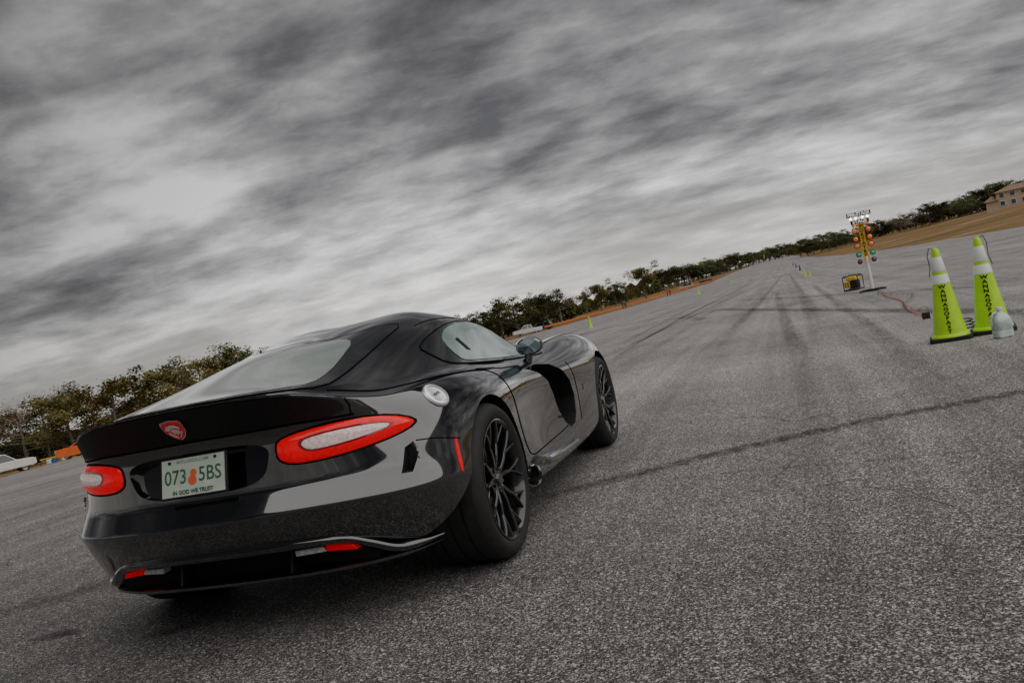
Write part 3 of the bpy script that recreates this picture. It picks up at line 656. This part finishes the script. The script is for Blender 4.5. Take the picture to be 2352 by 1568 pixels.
# diffuser
b=MB()
lip=[(-.62,.27),(-.56,.33),(-.46,.37),(-.3,.375),(0,.375),(.3,.375),(.46,.37),(.56,.33),(.62,.27),(.59,.235),(.45,.225),(.0,.222),(-.45,.225),(-.59,.235)]
b.prism(lip,'x',-.66,-.5)
b.build('diffuser',DARK,car,smooth=False)
def sweep(path,sec,name,m):
    path=path+[(x,-y,z) for x,y,z in path[-2::-1]]
    pp=[Vector(p) for p in path]; q_=[]
    for i in range(len(pp)-1):
        p0=pp[max(i-1,0)];p1=pp[i];p2=pp[i+1];p3=pp[min(i+2,len(pp)-1)]
        for k_ in range(6):
            t=k_/6; q_.append(.5*((2*p1)+(p2-p0)*t+(2*p0-5*p1+4*p2-p3)*t*t+(3*p1-p0-3*p2+p3)*t**3))
    q_.append(pp[-1]); vs_=[]; n=len(sec)
    for i,q in enumerate(q_):
        o_=Vector((q.x+.2,q.y,0)).normalized(); e_=min(1,min(i,len(q_)-1-i)/10.+.15)
        for (du,dz_) in sec: vs_.append(q+o_*du*e_+Vector((0,0,dz_*e_)))
    b=MB(); b.add(vs_,[(i*n+j,i*n+j+1,(i+1)*n+j+1,(i+1)*n+j) for i in range(len(q_)-1) for j in range(n-1)]); return b.build(name,m,car)
sweep([(-.50,.82,.262),(-.58,.765,.262),(-.65,.69,.270),(-.708,.61,.315),(-.748,.53,.352),(-.785,.44,.364),(-.825,.25,.370),(-.835,0,.370)],
      [(-.07,.030),(-.012,.018),(.0,.010),(.004,.0),(.0,-.008),(-.012,-.020),(-.06,-.026)],'bumper_lip',PAINT)
sweep([(-.48,.80,.235),(-.58,.735,.232),(-.655,.64,.232),(-.715,.50,.232),(-.75,.32,.232),(-.765,0,.232)],
      [(-.10,.016),(-.006,.012),(.004,.006),(.004,-.004),(-.008,-.010),(-.10,-.010)],'splitter_blade',PAINT)
for y in (-.26,.26):
    b=MB(); b.prism([(-.745,.246),(-.70,.372),(-.6,.372),(-.6,.246)],'y',y-.006,y+.006); b.build('fin',PLAST,car)
for s in (1,-1):
    for (y0,y1,m_,nm) in ((.31,.43,CLEARG,'reversing_lamp'),(.432,.55,REDD,'reflector')):
        za=lambda y: .312-.10*max(0,y-.43)
        n=[(s*y0,za(y0)),(s*y1,za(y1)),(s*(y1-.012),za(y1)+.022),(s*y0,za(y0)+.024)]
        xa=lambda y: -.775+.10*max(0,y-.30)*2
        b=MB(); b.add([(xa(abs(q[0])),q[0],q[1]) for q in n]+[(xa(abs(q[0]))+.05,q[0],q[1]) for q in n],[(0,1,2,3),(4,7,6,5),(0,4,5,1),(1,5,6,2),(2,6,7,3),(3,7,4,0)]); b.build(nm,m_,car,bevel=.003)
# wheels
def wheel(x,yo,rt_,wdt,rr,s):
    w=MB(); t=MB(); z0=rt_; k=-1 if s<0 else 1
    w.lathe([(0,.030),(.026,.030),(.031,.024),(.033,.0)],(0,0,0),'y',20)
    hub=w.build('wheel',RIMM,car); hub.location=(x,s*(yo-.055),z0)
    def fix(mb):
        if s<0: mb.v=[(a,-b_,c) for a,b_,c in mb.v]
        return mb
    hub.data.vertices.foreach_set('co',np.array([(v.co.x,v.co.y*k,v.co.z) for v in hub.data.vertices]).ravel())
    o=.055
    pr=[(rr-.012,o-.03),(rr+.004,o-.006),(rr+.016,o+.001),(rt_-.045,o+.005),(rt_-.026,o+.0),(rt_-.010,o-.018),(rt_-.002,o-.034)]
    nseg=4; tw=wdt-.07
    for i in range(nseg):
        a=o-.034-tw*i/nseg; b_=o-.034-tw*(i+1)/nseg; pr+=[(rt_,a-.006),(rt_,b_+.006),(rt_-.008,b_+.005),(rt_-.008,b_-.005)] if i<nseg-1 else [(rt_,a-.006),(rt_,b_)]
    pr+=[(rt_-.02,o-wdt+.012),(rt_-.06,o-wdt-.002),(rr,o-wdt+.02)]
    t.lathe(pr,(0,0,0),'y',96); fix(t).build('tyre',RUBBER,hub,ang=50)
    r=MB(); r.lathe([(rr+.002,o-.010),(rr+.002,o-.002),(rr-.005,o),(rr-.011,o-.006),(rr-.017,o-.03),(rr-.032,o-.09),(rr-.037,o-wdt+.04)],(0,0,0),'y',72)
    def spoke(a0,r0,a1,r1,w0,w1,h0,h1,th=.022):
        A=R(a0);B=R(a1); N=6; vs=[]
        for i in range(N+1):
            q=i/N; rad=r0+(r1-r0)*q; an=A+(B-A)*q; hh=h0+(h1-h0)*q**1.3+.006*math.sin(q*math.pi); ww=(w0+(w1-w0)*q)/2
            d=Vector((math.cos(an),0,math.sin(an)));tn=Vector((-math.sin(an),0,math.cos(an)))
            for (u_,v_) in ((-1,-th),(-1,-.004),(-.6,0),(.6,0),(1,-.004),(1,-th)): vs.append(d*rad+tn*ww*u_+Vector((0,hh+v_,0)))
        r.add(vs,[(i*6+j,i*6+(j+1)%6,(i+1)*6+(j+1)%6,(i+1)*6+j) for i in range(N) for j in range(6)])
    for k_ in range(5):
        a=k_*72+18+ (8 if x>1 else 0)
        for sg in (-1,1):
            spoke(a+sg*9,.035,a+sg*17,rr*.60,.024,.017,.014,.028)
            spoke(a+sg*17,rr*.57,a+sg*9,rr-.006,.013,.011,.027,o-.006)
            spoke(a+sg*17,rr*.57,a+sg*28,rr-.006,.013,.011,.027,o-.006)
    r.lathe([(.0,.012),(.05,.016),(.072,.008),(.075,-.03)],(0,0,0),'y',30)
    for k_ in range(5):
        a=R(k_*72+18+36); r.lathe([(0,.022),(.009,.022),(.010,.0)],(.052*math.cos(a),0,.052*math.sin(a)),'y',8)
    fix(r).build('rim',RIMM,hub,ang=40)
    d=MB(); d.lathe([(.09,-.075),(rr*.76,-.075),(rr*.76,-.095),(.09,-.095),(.09,-.05),(.0,-.05)],(0,0,0),'y',48); fix(d).build('brake_disc',mat('worn_steel',(.16,.155,.15),.4,metal=1.,var=.3,vscale=30),hub)
    c=MB(); ca=[(rr*.50*math.cos(R(q)),rr*.50*math.sin(R(q))) for q in range(140,221,10)]+[(rr*.86*math.cos(R(q)),rr*.86*math.sin(R(q))) for q in range(220,139,-10)]
    c.prism(ca,'y',-.12,-.045); fix(c).build('brake_caliper',PLAST,hub,bevel=.006)
for s in (-1,1):
    wheel(0,.945,.348,.345,.268,s); wheel(2.51,.940,.320,.295,.250,s)
# ================================================================ CONES
LIME=mat('lime_plastic',(.50,.86,.02),.45,var=.08,vscale=9,coat=.15)
WHT=mat('reflective_white',(.85,.87,.87),.35,var=.05,vscale=60)
BLK=mat('black_rubber',(.012,.012,.012),.65,bump=.3,bscale=80)
def cone(P,hh,label,rz,text=True,loop=1,name='traffic_cone',col=LIME,group=None,detail=True,bands=((.60,.70),(.735,.90))):
    c=empty(name,P,rz,label=label,cat='traffic cone',group=group)
    b=MB(); q=.42*hh/2
    b.prism([(q,q*.8),(q*.8,q),(-q*.8,q),(-q,q*.8),(-q,-q*.8),(-q*.8,-q),(q*.8,-q),(q,-q*.8)],'z',0,.045*hh)
    b.build('base',BLK if detail else col,c,bevel=.006 if detail else 0)
    rb,rtp=.172*hh,.032*hh; z0=.045*hh
    def rad(f): return rb+(rtp-rb)*f
    b=MB(); b.lathe([(rb*1.12,z0),(rb*1.08,z0+.02*hh),(rad(0.02),z0+.03*hh)]+[(rad(f),z0+f*(hh-z0)) for f in (.1,.3,.5,.7,.9,.96)]+[(rtp*.95,hh*.985),(rtp*.7,hh),(0,hh)],(0,0,0),'z',28)
    b.build('cone_body',col,c)
    if detail:
        for f0,f1 in bands:
            b=MB(); b.lathe([(rad(f0)+.0015,z0+f0*(hh-z0)),(rad(f0)+.0025,z0+f0*(hh-z0)+.002),(rad(f1)+.0025,z0+f1*(hh-z0)-.002),(rad(f1)+.0015,z0+f1*(hh-z0))],(0,0,0),'z',28); b.build('reflective_band',WHT,c)
    if text:
        b=MB(); T_='WANNAGOFAST'; sl_=math.atan2(rb-rtp,hh-z0)
        for i,ch in enumerate(T_):
            f=.565-.05*i; r_=rad(f)+.004
            put_text(b,ch,.050*hh,(r_,0,z0+f*(hh-z0)),(0,1,0),(-math.sin(sl_),0,math.cos(sl_)),.04,1.35)
        b.build('lettering',mat('black_ink',(.01,.01,.01),.5),c,smooth=False)
    if loop:
        b=MB(); b.tube([(0,loop*.02,hh*.99),(0,loop*.05,hh*1.01),(0,loop*.075,hh*.93),(0,loop*.07,hh*.80),(0,loop*.09,hh*.70)],.0035,6); b.build('cord_loop',BLK,c)
    return c
P1=on_ground(2186,780); P2=on_ground(2283,762)
def facing(P): return math.atan2(CY-P.y,CX-P.x)
h1=.83
cone(P1,h1*(P1-Vector((CX,CY,CZ))).length/8.9,'tall lime and white lettered cone at front left of the cone pair',facing(P1),loop=-1)
cone(P2,h1*(P2-Vector((CX,CY,CZ))).length/8.75,'tall lime and white lettered cone directly behind the plastic jug',facing(P2),loop=1)
for i,(px,py,lb) in enumerate([(1357,752,'lone lime cone nearest the black car, left of the runway'),(1606,675,'small lime cone left of the runway middle, second nearest on that side'),
        (1680,652,'small lime cone farther down the left half of the runway, third nearest'),(1722,639,'tiny lime cone far down the left half of the runway'),(1742,631,'farthest tiny lime cone on the left of the runway'),
        (1849,635,'left cone of the lime pair far down the runway'),(1861,634,'right cone of the lime pair far down the runway')]):
    P=on_ground(px,py); D=(P-Vector((CX,CY,CZ))).length; pxh={0:27,1:15,2:10,3:7,4:6,5:15,6:15}[i]
    cone(P,pxh/FO*D*.97,lb,facing(P),text=False,loop=0,detail=False)
BLUE=mat('blue_plastic',(.01,.03,.22),.5)
for i,(px,py,pxh) in enumerate([(1838,621,13),(1829,614,10),(1822,609,7)]):
    P=on_ground(px,py); D=(P-Vector((CX,CY,CZ))).length
    cone(P,pxh/FO*D,'%s of three small blue cones in a row down the runway'%['nearest','middle','farthest'][i],0,text=False,loop=0,detail=False,col=BLUE)
# jug : rounded square body, sloping shoulder, narrow neck and cap
Pj=on_ground(2306,774)
jg=empty('plastic_jug',Pj,facing(Pj)+R(25),label='translucent white plastic jug standing in front of the right tall cone',cat='jug')
b=MB(); prof=[(0,0),(.064,0),(.073,.008),(.075,.06),(.072,.066),(.075,.072),(.075,.150),(.066,.180),(.042,.208),(.023,.228),(.020,.250)]
b.lathe(prof,(0,0,0),'z',32)
nv=[]
for (x,y,z) in b.v:
    r_=math.hypot(x,y)
    if r_>1e-6:
        w_=max(0,min(1,(.21-z)/.04)); c_,s_=abs(x/r_),abs(y/r_); f_=1/((c_**5+s_**5)**.2); f_=1+(f_-1)*w_; nv.append((x*f_*.96,y*f_*.96,z))
    else: nv.append((x,y,z))
b.v=nv
b.build('bottle',mat('milky_plastic',(.55,.66,.61),.35,var=.25,vscale=14,coat=.3),jg)
b=MB(); b.lathe([(.027,.244),(.027,.270),(0,.272)],(0,0,0),'z',20); b.build('cap',mat('white_cap',(.80,.84,.86),.4),jg)
b=MB(); b.tube([(0,-.02,.225),(0,-.06,.215),(0,-.085,.17),(0,-.08,.12)],.011,8); b.build('handle',MATS['milky_plastic'],jg)
Pb=on_ground(2128,732); bx=MB(); bx.box((0,0,.04),(.07,.09,.08)); bx=bx.build('control_box',PLAST,None,bevel=.005); bx.location=Pb
tag(bx,'small black box on the ground left of the tall cones','box')
def helix(A,B,r,wr,turns,sag=0.):
    pts=[];N=turns*8; A=Vector(A);B=Vector(B); t=(B-A).normalized(); s=t.cross(Vector((0,0,1))).normalized(); u_=s.cross(t)
    for i in range(N+1):
        q=i/N; a=q*turns*2*math.pi; c=A.lerp(B,q)+s*sag*math.sin(q*math.pi*3); c.z=g(c.x,c.y)+r+wr; pts.append(c+s*r*math.cos(a)+u_*r*math.sin(a))
    b=MB(); b.tube(pts,wr,5); return b
tag(helix(on_ground(2028,674),on_ground(2122,729),.014,.0045,55,.05).build('coiled_cable',mat('orange_red_cable',(.60,.20,.14),.4)),'coiled orange red cable from the staging light to the black box','cable')
tag(helix(on_ground(2030,668),on_ground(2140,716),.03,.0035,22,.2).build('coiled_cable',mat('grey_cable',(.16,.16,.16),.5)),'loose grey coiled cable behind the orange one','cable')
b=MB(); pts=[]
for i in range(60):
    a=i*.45; p=on_ground(2205,768)+Vector((.14*math.cos(a)+.003*i,.16*math.sin(a),.012+.002*i)); pts.append(p)
b.tube(pts,.006,5); tag(b.build('cable_coil',BLK),'tangle of black cable on the ground between the two tall cones','cable')
# ================================================================ STAGING LIGHT TREE
Pt=on_ground(2005,668); dT=(Pt-Vector((CX,CY,CZ))).dot(FWD); k=dT/FO
tr=empty('staging_light',Pt,facing(Pt)+math.pi/2,label='drag race staging light tree on a white post beside the generator',cat='staging light')
YEL=mat('yellow_board',(.80,.45,.02),.5); BLKM=mat('black_sheet',(.010,.010,.010),.5)
AMB=mat('amber_lamp',(.85,.20,.03),.25,coat=1.,var=.3,vscale=18,emit=(1,.26,.04),es=.15); GRNL=mat('green_lamp',(.03,.42,.20),.25,coat=1.,emit=(.02,.4,.2),es=.12); RDL=mat('dark_red_lamp',(.22,.02,.02),.25,coat=1.)
WAR=mat('lit_bulb',(.9,.8,.6),.3,emit=(1,.9,.7),es=5)
def zt(py): return (668-py)*k*1.015
b=MB(); b.tube([(0,0,.02),(0,0,zt(588))],.045,16); b.build('post',mat('white_post',(.82,.82,.80),.45),tr)
b=MB()
for a in (-1,1): b.tube([(0,0,.04),(a*.32,-.06,.025)],.022,8); b.tube([(0,0,.04),(a*.25,.28,.025)],.022,8)
b.box((0,0,.035),(.26,.26,.05)); b.build('stand',BLKM,tr)
b=MB(); b.box((0,.0,(zt(603)+zt(513))/2),(.125,.05,zt(513)-zt(603))); b.build('board',YEL,tr,bevel=.004)
b=MB()
for i,ch in enumerate('PORTATREE'): put_text(b,ch,.118,(0,-.028,zt(520)-(zt(520)-zt(596))*i/8),(1,0,0),(0,0,1),.03,1.05)
b.build('lettering',mat('black_ink',(.01,.01,.01),.5),tr,smooth=False)
for t_,py,w_,sz in (('PRE-STAGE',491.5,.58,.115),('STAGE',508,.44,.125)):
    b=MB(); b.box((0,0,zt(py)),(w_,.03,.115)); so_=b.build('sign_panel',BLKM,tr,bevel=.003)
    b=MB(); put_text(b,t_,sz,(0,-.0175,zt(py)),(1,0,0),(0,0,1),.045,.92); b.build('lettering',mat('white_ink',(.85,.85,.85),.4,emit=(1,1,1),es=.2),so_,smooth=False)
def lamp(x,z,r,m,nm='lamp'):
    b=MB(); b.lathe([(0,-.10),(r*.5,-.092),(r*.85,-.075),(r,-.055)],(x,0,z),'y',20); lo=b.build(nm,m,tr)
    b=MB(); b.lathe([(r*1.02,-.055),(r*1.2,-.06),(r*1.2,.02),(r*.5,.06),(0,.06)],(x,0,z),'y',20)
    b.build('housing',BLKM,lo)
for a in (-1,1):
    for py in (528,546,562): lamp(a*.165,zt(py),.060,AMB)
    lamp(a*.165,zt(582),.056,GRNL); lamp(a*.165,zt(598),.052,RDL)
    lamp(a*.08,zt(500.),.033,WAR,nm='bulb'); lamp(a*.20,zt(500.),.033,WAR,nm='bulb')
    lamp(a*.17,zt(516),.03,AMB,nm='bulb'); lamp(a*.085,zt(516),.03,AMB,nm='bulb')
# generator
Pg=on_ground(1963,666); kg=(Pg-Vector((CX,CY,CZ))).dot(FWD)/FO; w_=36*kg; h_=34*kg
gn=empty('generator',Pg,facing(Pg)+math.pi/2+R(-22),label='yellow and black portable generator on the ground left of the staging light',cat='generator')
YP=mat('yellow_paint',(.88,.58,.02),.4)
b=MB(); ww,hh,dd=w_*.48,h_,w_*.42
for y in (-dd,dd):
    b.tube([(-ww,y,.02),(-ww,y,hh*.9),(-ww*.85,y,hh),(ww*.85,y,hh),(ww,y,hh*.9),(ww,y,.02),(-ww,y,.02)],.014,8)
for x in (-ww,ww):
    for z in (.03,hh*.93): b.tube([(x,-dd,z),(x,dd,z)],.014,8)
b.build('frame',PLAST,gn)
b=MB(); b.box((0,0,hh*.82),(ww*1.5,dd*1.5,hh*.24),top=(.85,.85)); b.build('fuel_tank',YP,gn,bevel=.02)
b=MB(); b.box((ww*.25,-dd*.2,hh*.40),(ww*1.1,dd*1.2,hh*.55)); b.build('engine',BLKM,gn,bevel=.02)
b=MB(); b.box((-ww*.55,-dd*.85,hh*.42),(ww*.7,.03,hh*.42)); b.build('control_panel',YP,gn,bevel=.006)
for i in range(4):
    b=MB(); b.lathe([(0,-.006),(.022,-.006),(.022,.0)],(-ww*.75+(i%2)*ww*.35,-dd*.85-.016,hh*.34+(i//2)*hh*.16),'y',12); b.build('socket',BLKM,gn)
# ================================================================ DISTANT VEHICLES
def booldiff_simple(o,mb):
    c=mb.build('cutter',DARK,smooth=False); m=o.modifiers.new('b','BOOLEAN'); m.operation='DIFFERENCE'; m.object=c; m.solver='EXACT'
    dg=bpy.context.evaluated_depsgraph_get(); dg.update(); me=bpy.data.meshes.new_from_object(o.evaluated_get(dg)); o.modifiers.clear(); o.data=me; bpy.data.objects.remove(c)
def vehicle(P,rz,kind,paint,label,cat,name):
    v=empty(name,P,rz,label=label,cat=cat)
    L_,Wd={'pickup':(5.8,1.98),'coupe':(5.0,1.9),'suv':(4.8,1.9)}[kind]
    if kind=='pickup': low=[(-2.9,.55),(-2.9,1.15),(-.95,1.15),(-.9,1.2),(1.25,1.2),(2.6,1.12),(2.88,1.0),(2.9,.55),(2.6,.45),(-2.6,.45)]; cab=[(-.95,1.18),(-.8,1.86),(.45,1.88),(1.3,1.18)]; wx=(-1.75,1.85); wr=.40
    elif kind=='coupe': low=[(-2.45,.45),(-2.5,.98),(-1.6,1.03),(1.1,.97),(2.3,.88),(2.45,.7),(2.45,.35),(2.1,.22),(-2.2,.25)]; cab=[(-1.9,1.0),(-1.0,1.40),(.1,1.43),(1.05,.97)]; wx=(-1.5,1.45); wr=.35
    else: low=[(-2.3,.4),(-2.35,1.05),(1.2,1.02),(2.2,.92),(2.35,.7),(2.35,.35),(-2.2,.3)]; cab=[(-2.25,1.03),(-1.9,1.62),(.3,1.66),(1.15,1.02)]; wx=(-1.4,1.45); wr=.36
    b=MB(); b.prism(low,'y',-Wd/2,Wd/2); bo_=b.build('body',paint,v)
    ce=MB()
    for x in wx:
        for s in (-1,1): ce.prism(circ(x,wr,wr+.07,0,350,20),'y',s*(Wd/2-.25),s*(Wd/2+.2))
    booldiff_simple(bo_,ce)
    bb=bo_.modifiers.new('bevel','BEVEL'); bb.width=.05; bb.segments=2; bb.limit_method='ANGLE'
    b=MB(); n=len(cab); vs=[]
    for s in (-1,1):
        for (x,z) in cab: vs.append((x,s*(Wd/2-.05 if z<1.25 else Wd/2-.26),z))
    b.add(vs,[tuple(range(n))[::-1],tuple(range(n,2*n))]+[(i,(i+1)%n,n+(i+1)%n,n+i) for i in range(n)]); b.build('window',GLASSD,v,bevel=.05)
    zt_=max(p[1] for p in cab); xs=[p[0] for p in cab if p[1]>zt_-.1]
    b=MB(); b.box(((xs[0]+xs[1])/2,0,zt_+.0),(abs(xs[1]-xs[0])+.1,Wd-.5,.05)); b.build('roof',paint,v,bevel=.02)
    for s in (-1,1):
        yb,yt=s*(Wd/2-.05),s*(Wd/2-.25); b=MB()
        b.tube([(cab[0][0],yb,cab[0][1]),(cab[1][0],yt,cab[1][1]),(cab[2][0],yt,cab[2][1]),(cab[3][0],yb,cab[3][1])],.045,6)
        xm=(cab[1][0]+cab[2][0])/2; b.tube([(xm,yb,cab[0][1]),(xm,yt,zt_)],.05,6); b.build('pillar',paint,v)
    for x in wx:
        for s in (-1,1):
            b=MB(); b.lathe([(wr*.62,0),(wr*.9,.01),(wr,-.04),(wr,-.2),(0,-.2)],(0,0,0),'y',24); b.v=[(a,c*s,d) for a,c,d in b.v]
            w=b.build('wheel',RUBBER,v); w.location=(x,s*(Wd/2-.02),wr)
            b=MB(); b.lathe([(0,-.01),(wr*.25,0),(wr*.3,-.03),(wr*.5,-.03),(wr*.62,0)],(0,0,0),'y',24); b.v=[(a,c*s,d) for a,c,d in b.v]; b.build('rim',STEEL,w)
    for s in (-1,1):
        z=low[1][1]-.2; b=MB(); b.box((low[1][0]+.02,s*(Wd/2-.2),z),(.08,.28,.16)); b.build('tail_lamp',REDD,v)
        b=MB(); b.box((low[-3][0]-.02 if kind!='pickup' else 2.86,s*(Wd/2-.25),.80),(.1,.34,.15)); b.build('headlight',CLEARG,v)
    return v
WP=mat('white_car_paint',(.80,.80,.79),.3,coat=.8); OP=mat('orange_car_paint',(.85,.16,.02),.25,coat=1.); DP=mat('dark_car_paint',(.03,.035,.05),.3,coat=.8); SP=mat('silver_car_paint',(.45,.46,.47),.3,coat=.8)
def side_on(px,d): P=far(px,d); return P,math.atan2(P.y-CY,P.x-CX)
P,a=side_on(-22,94); vehicle(P,a-R(80),'pickup',WP,'white pickup cut off by the left edge of the photo','pickup truck','pickup_truck')
P,a=side_on(186,82); vehicle(P,a+R(62),'coupe',OP,'bright orange coupe on the verge just left of the black car','car','parked_car')
P,a=side_on(1206,172); vehicle(P,a+R(86),'pickup',WP,'far white pickup beyond the roof mirror of the black car','pickup truck','pickup_truck')
P,a=side_on(1238,178); vehicle(P,a+R(70),'suv',DP,'dark car parked right behind the far white pickup','car','parked_car')
P,a=side_on(1622,330); vehicle(P,a+R(80),'coupe',DP,'tiny dark car far along the left verge under the trees','car','parked_car')
P,a=side_on(1575,300); vehicle(P,a+R(80),'suv',SP,'tiny silver car far along the left verge under the trees','car','parked_car')
# ================================================================ HOUSES
def house(P,rz,L_,Wd,H_,label,wall,roofm,wings=()):
    h=empty('house',P,rz,label=label,cat='house')
    for i,(x0,x1,y0,y1,hh) in enumerate([(-L_/2,L_/2,-Wd/2,Wd/2,H_)]+list(wings)):
        b=MB(); b.box(((x0+x1)/2,(y0+y1)/2,hh/2-1),(x1-x0,y1-y0,hh+2)); b.build('wall',wall,h)
        b=MB(); e=.6; cx,cy=(x0+x1)/2,(y0+y1)/2; lx,ly=(x1-x0)/2+e,(y1-y0)/2+e; rl=max(.1,lx-ly)
        b.add([(cx-lx,cy-ly,hh),(cx+lx,cy-ly,hh),(cx+lx,cy+ly,hh),(cx-lx,cy+ly,hh),(cx-rl,cy,hh+ly*.4),(cx+rl,cy,hh+ly*.4)],[(0,1,5,4),(1,2,5),(2,3,4,5),(3,0,4),(3,2,1,0)]); b.build('roof',roofm,h,smooth=False)
    b0=-Wd/2
    nfl=int(H_//2.4)
    for f in range(max(1,nfl)):
        x=-L_/2+1.5
        while x<L_/2-1:
            b=MB(); b.box((x,b0-.02,1.4+f*2.4),(1.2,.12,1.3)); wo=b.build('window',GLASSD,h)
            b=MB()
            for (dx,dz,sx_,sz_) in ((0,.7,1.4,.12),(0,-.7,1.4,.12),(-.65,0,.1,1.4),(.65,0,.1,1.4)): b.box((x+dx,b0-.06,1.4+f*2.4+dz),(sx_,.1,sz_))
            b.build('frame',WHT,wo); x+=2.9
    return h
TANW=mat('tan_stucco',(.62,.50,.39),.8,var=.15); ROOFM=mat('brown_tile',(.26,.17,.12),.8,var=.3,vscale=3)
P,a=side_on(2345,312); house(P,a+R(-95),10.5,6.5,4.8,'large tan two storey house on the rise at the right edge',TANW,ROOFM,wings=[(-8.2,-5.25,-3.6,3,2.6)])
P,a=side_on(1655,620); house(P,a-R(90),12,7,2.6,'low dull building under trees far left of the runway end',mat('dull_wall',(.20,.19,.17),.8),mat('dull_roof',(.12,.11,.10),.8))
# ================================================================ PEOPLE, barrier
def person(P,rz,shirt,trouser,label):
    vs=[(0,0,.95),(0,0,1.2),(0,0,1.42),(0,0,1.52),(.01,0,1.62),(.01,0,1.73),(0,.17,1.42),(.02,.23,1.15),(.1,.22,.92),(0,-.17,1.42),(.0,-.23,1.15),(.06,-.23,.9),(0,.09,.9),(.02,.11,.5),(-.02,.12,.08),(.12,.13,.04),(0,-.09,.9),(.03,-.11,.5),(0,-.12,.08),(.14,-.13,.04)]
    es=[(0,1),(1,2),(2,3),(3,4),(4,5),(2,6),(6,7),(7,8),(2,9),(9,10),(10,11),(0,12),(12,13),(13,14),(14,15),(0,16),(16,17),(17,18),(18,19)]
    rs=[.14,.15,.13,.055,.09,.09,.07,.045,.03,.07,.045,.03,.10,.07,.045,.04,.10,.07,.045,.04]
    me=bpy.data.meshes.new('person'); me.from_pydata(vs,es,[]); o=bpy.data.objects.new('person',me); COL.objects.link(o)
    m=o.modifiers.new('s','SKIN')
    for i,sv in enumerate(me.skin_vertices[0].data): sv.radius=(rs[i],rs[i]); sv.use_root=(i==0)
    s2=o.modifiers.new('u','SUBSURF'); s2.levels=1
    dg=bpy.context.evaluated_depsgraph_get(); dg.update(); me2=bpy.data.meshes.new_from_object(o.evaluated_get(dg)); o.modifiers.clear(); o.data=me2
    me2.materials.clear()
    for mm in (trouser,shirt,mat('skin_tone',(.42,.25,.18),.6),mat('dark_hair',(.03,.02,.015),.8)): me2.materials.append(mm)
    for p in me2.polygons:
        z=p.center.z; p.material_index=0 if z<.97 else 1 if z<1.47 else (2 if z<1.70 else 3); p.use_smooth=True
    o.location=P; o.rotation_euler=(0,0,rz); tag(o,label,'person'); return o
NV=mat('navy_cloth',(.02,.03,.09),.8); RC=mat('red_cloth',(.6,.03,.02),.8); GC=mat('grey_cloth',(.12,.12,.12),.8); BC=mat('black_cloth',(.02,.02,.02),.8)
person(far(1151,150),2,NV,NV,'person in dark blue standing left of the far white pickup')
person(far(1427,195),1,BC,GC,'person in black standing on the left verge, nearer of two')
person(far(1433,200),3,GC,NV,'person in grey standing right beside the person in black')
person(far(1531,225),2,RC,BC,'person in red with black trousers on the left verge')
person(far(1537,226),0,RC,NV,'person in red with navy trousers on the left verge')
def barrier(p0,p1,d0_,d1_,label,m,hh,n,pm,th=.28):
    A=far(p0,d0_);B=far(p1,d1_); f=empty('barrier_tape',A,0,label=label,cat='barrier')
    for i in range(n):
        q=A.lerp(B,i/(n-1)); z=g(q.x,q.y); b=MB(); b.tube([(q.x-A.x,q.y-A.y,z-A.z-.1),(q.x-A.x,q.y-A.y,z-A.z+hh)],.025,6); b.build('post',pm,f)
    b=MB(); vs=[]
    for i in range(25):
        t=i/24; q=A.lerp(B,t); z=g(q.x,q.y)-A.z; sg=.06*abs(math.sin(t*(n-1)*math.pi)); vs+=[(q.x-A.x,q.y-A.y,z+hh*(.9-th)-sg),(q.x-A.x,q.y-A.y,z+hh*.9-sg)]
    b.add(vs,[(2*i,2*i+2,2*i+3,2*i+1) for i in range(24)]); b.build('tape',m,f,smooth=False)
YT_=mat('yellow_tape',(.75,.55,.05),.5); OT_=mat('orange_mesh',(.80,.16,.03),.6)
barrier(70,330,92,98,'yellow tape strung along the verge at the near wood',YT_,.7,7,BC,.12)
barrier(1245,1425,172,200,'low orange mesh fence along the verge right of the far pickup',OT_,.9,10,OT_)
barrier(1440,1640,215,300,'low orange mesh fence farther along the left verge',OT_,.9,10,OT_)
for i,(px,d,c_,sz,lb) in enumerate([(92,96,(.75,.75,.75),.36,'white cool box on the verge beside the left pickup'),(102,96,(.03,.12,.35),.34,'blue cool box on the verge right of the white one'),(124,96,(.72,.72,.72),.34,'white bin on the verge left of the orange coupe')]):
    P=far(px,d); b=MB(); b.box((0,0,sz/2),(sz*1.5,sz,sz),top=(1.05,1.05)); b.box((0,0,sz+.03),(sz*1.62,sz*1.1,.06)); o=b.build('cool_box',mat('cool_box_%d'%i,c_,.5),None,bevel=.03); o.location=P; tag(o,lb,'cool box')
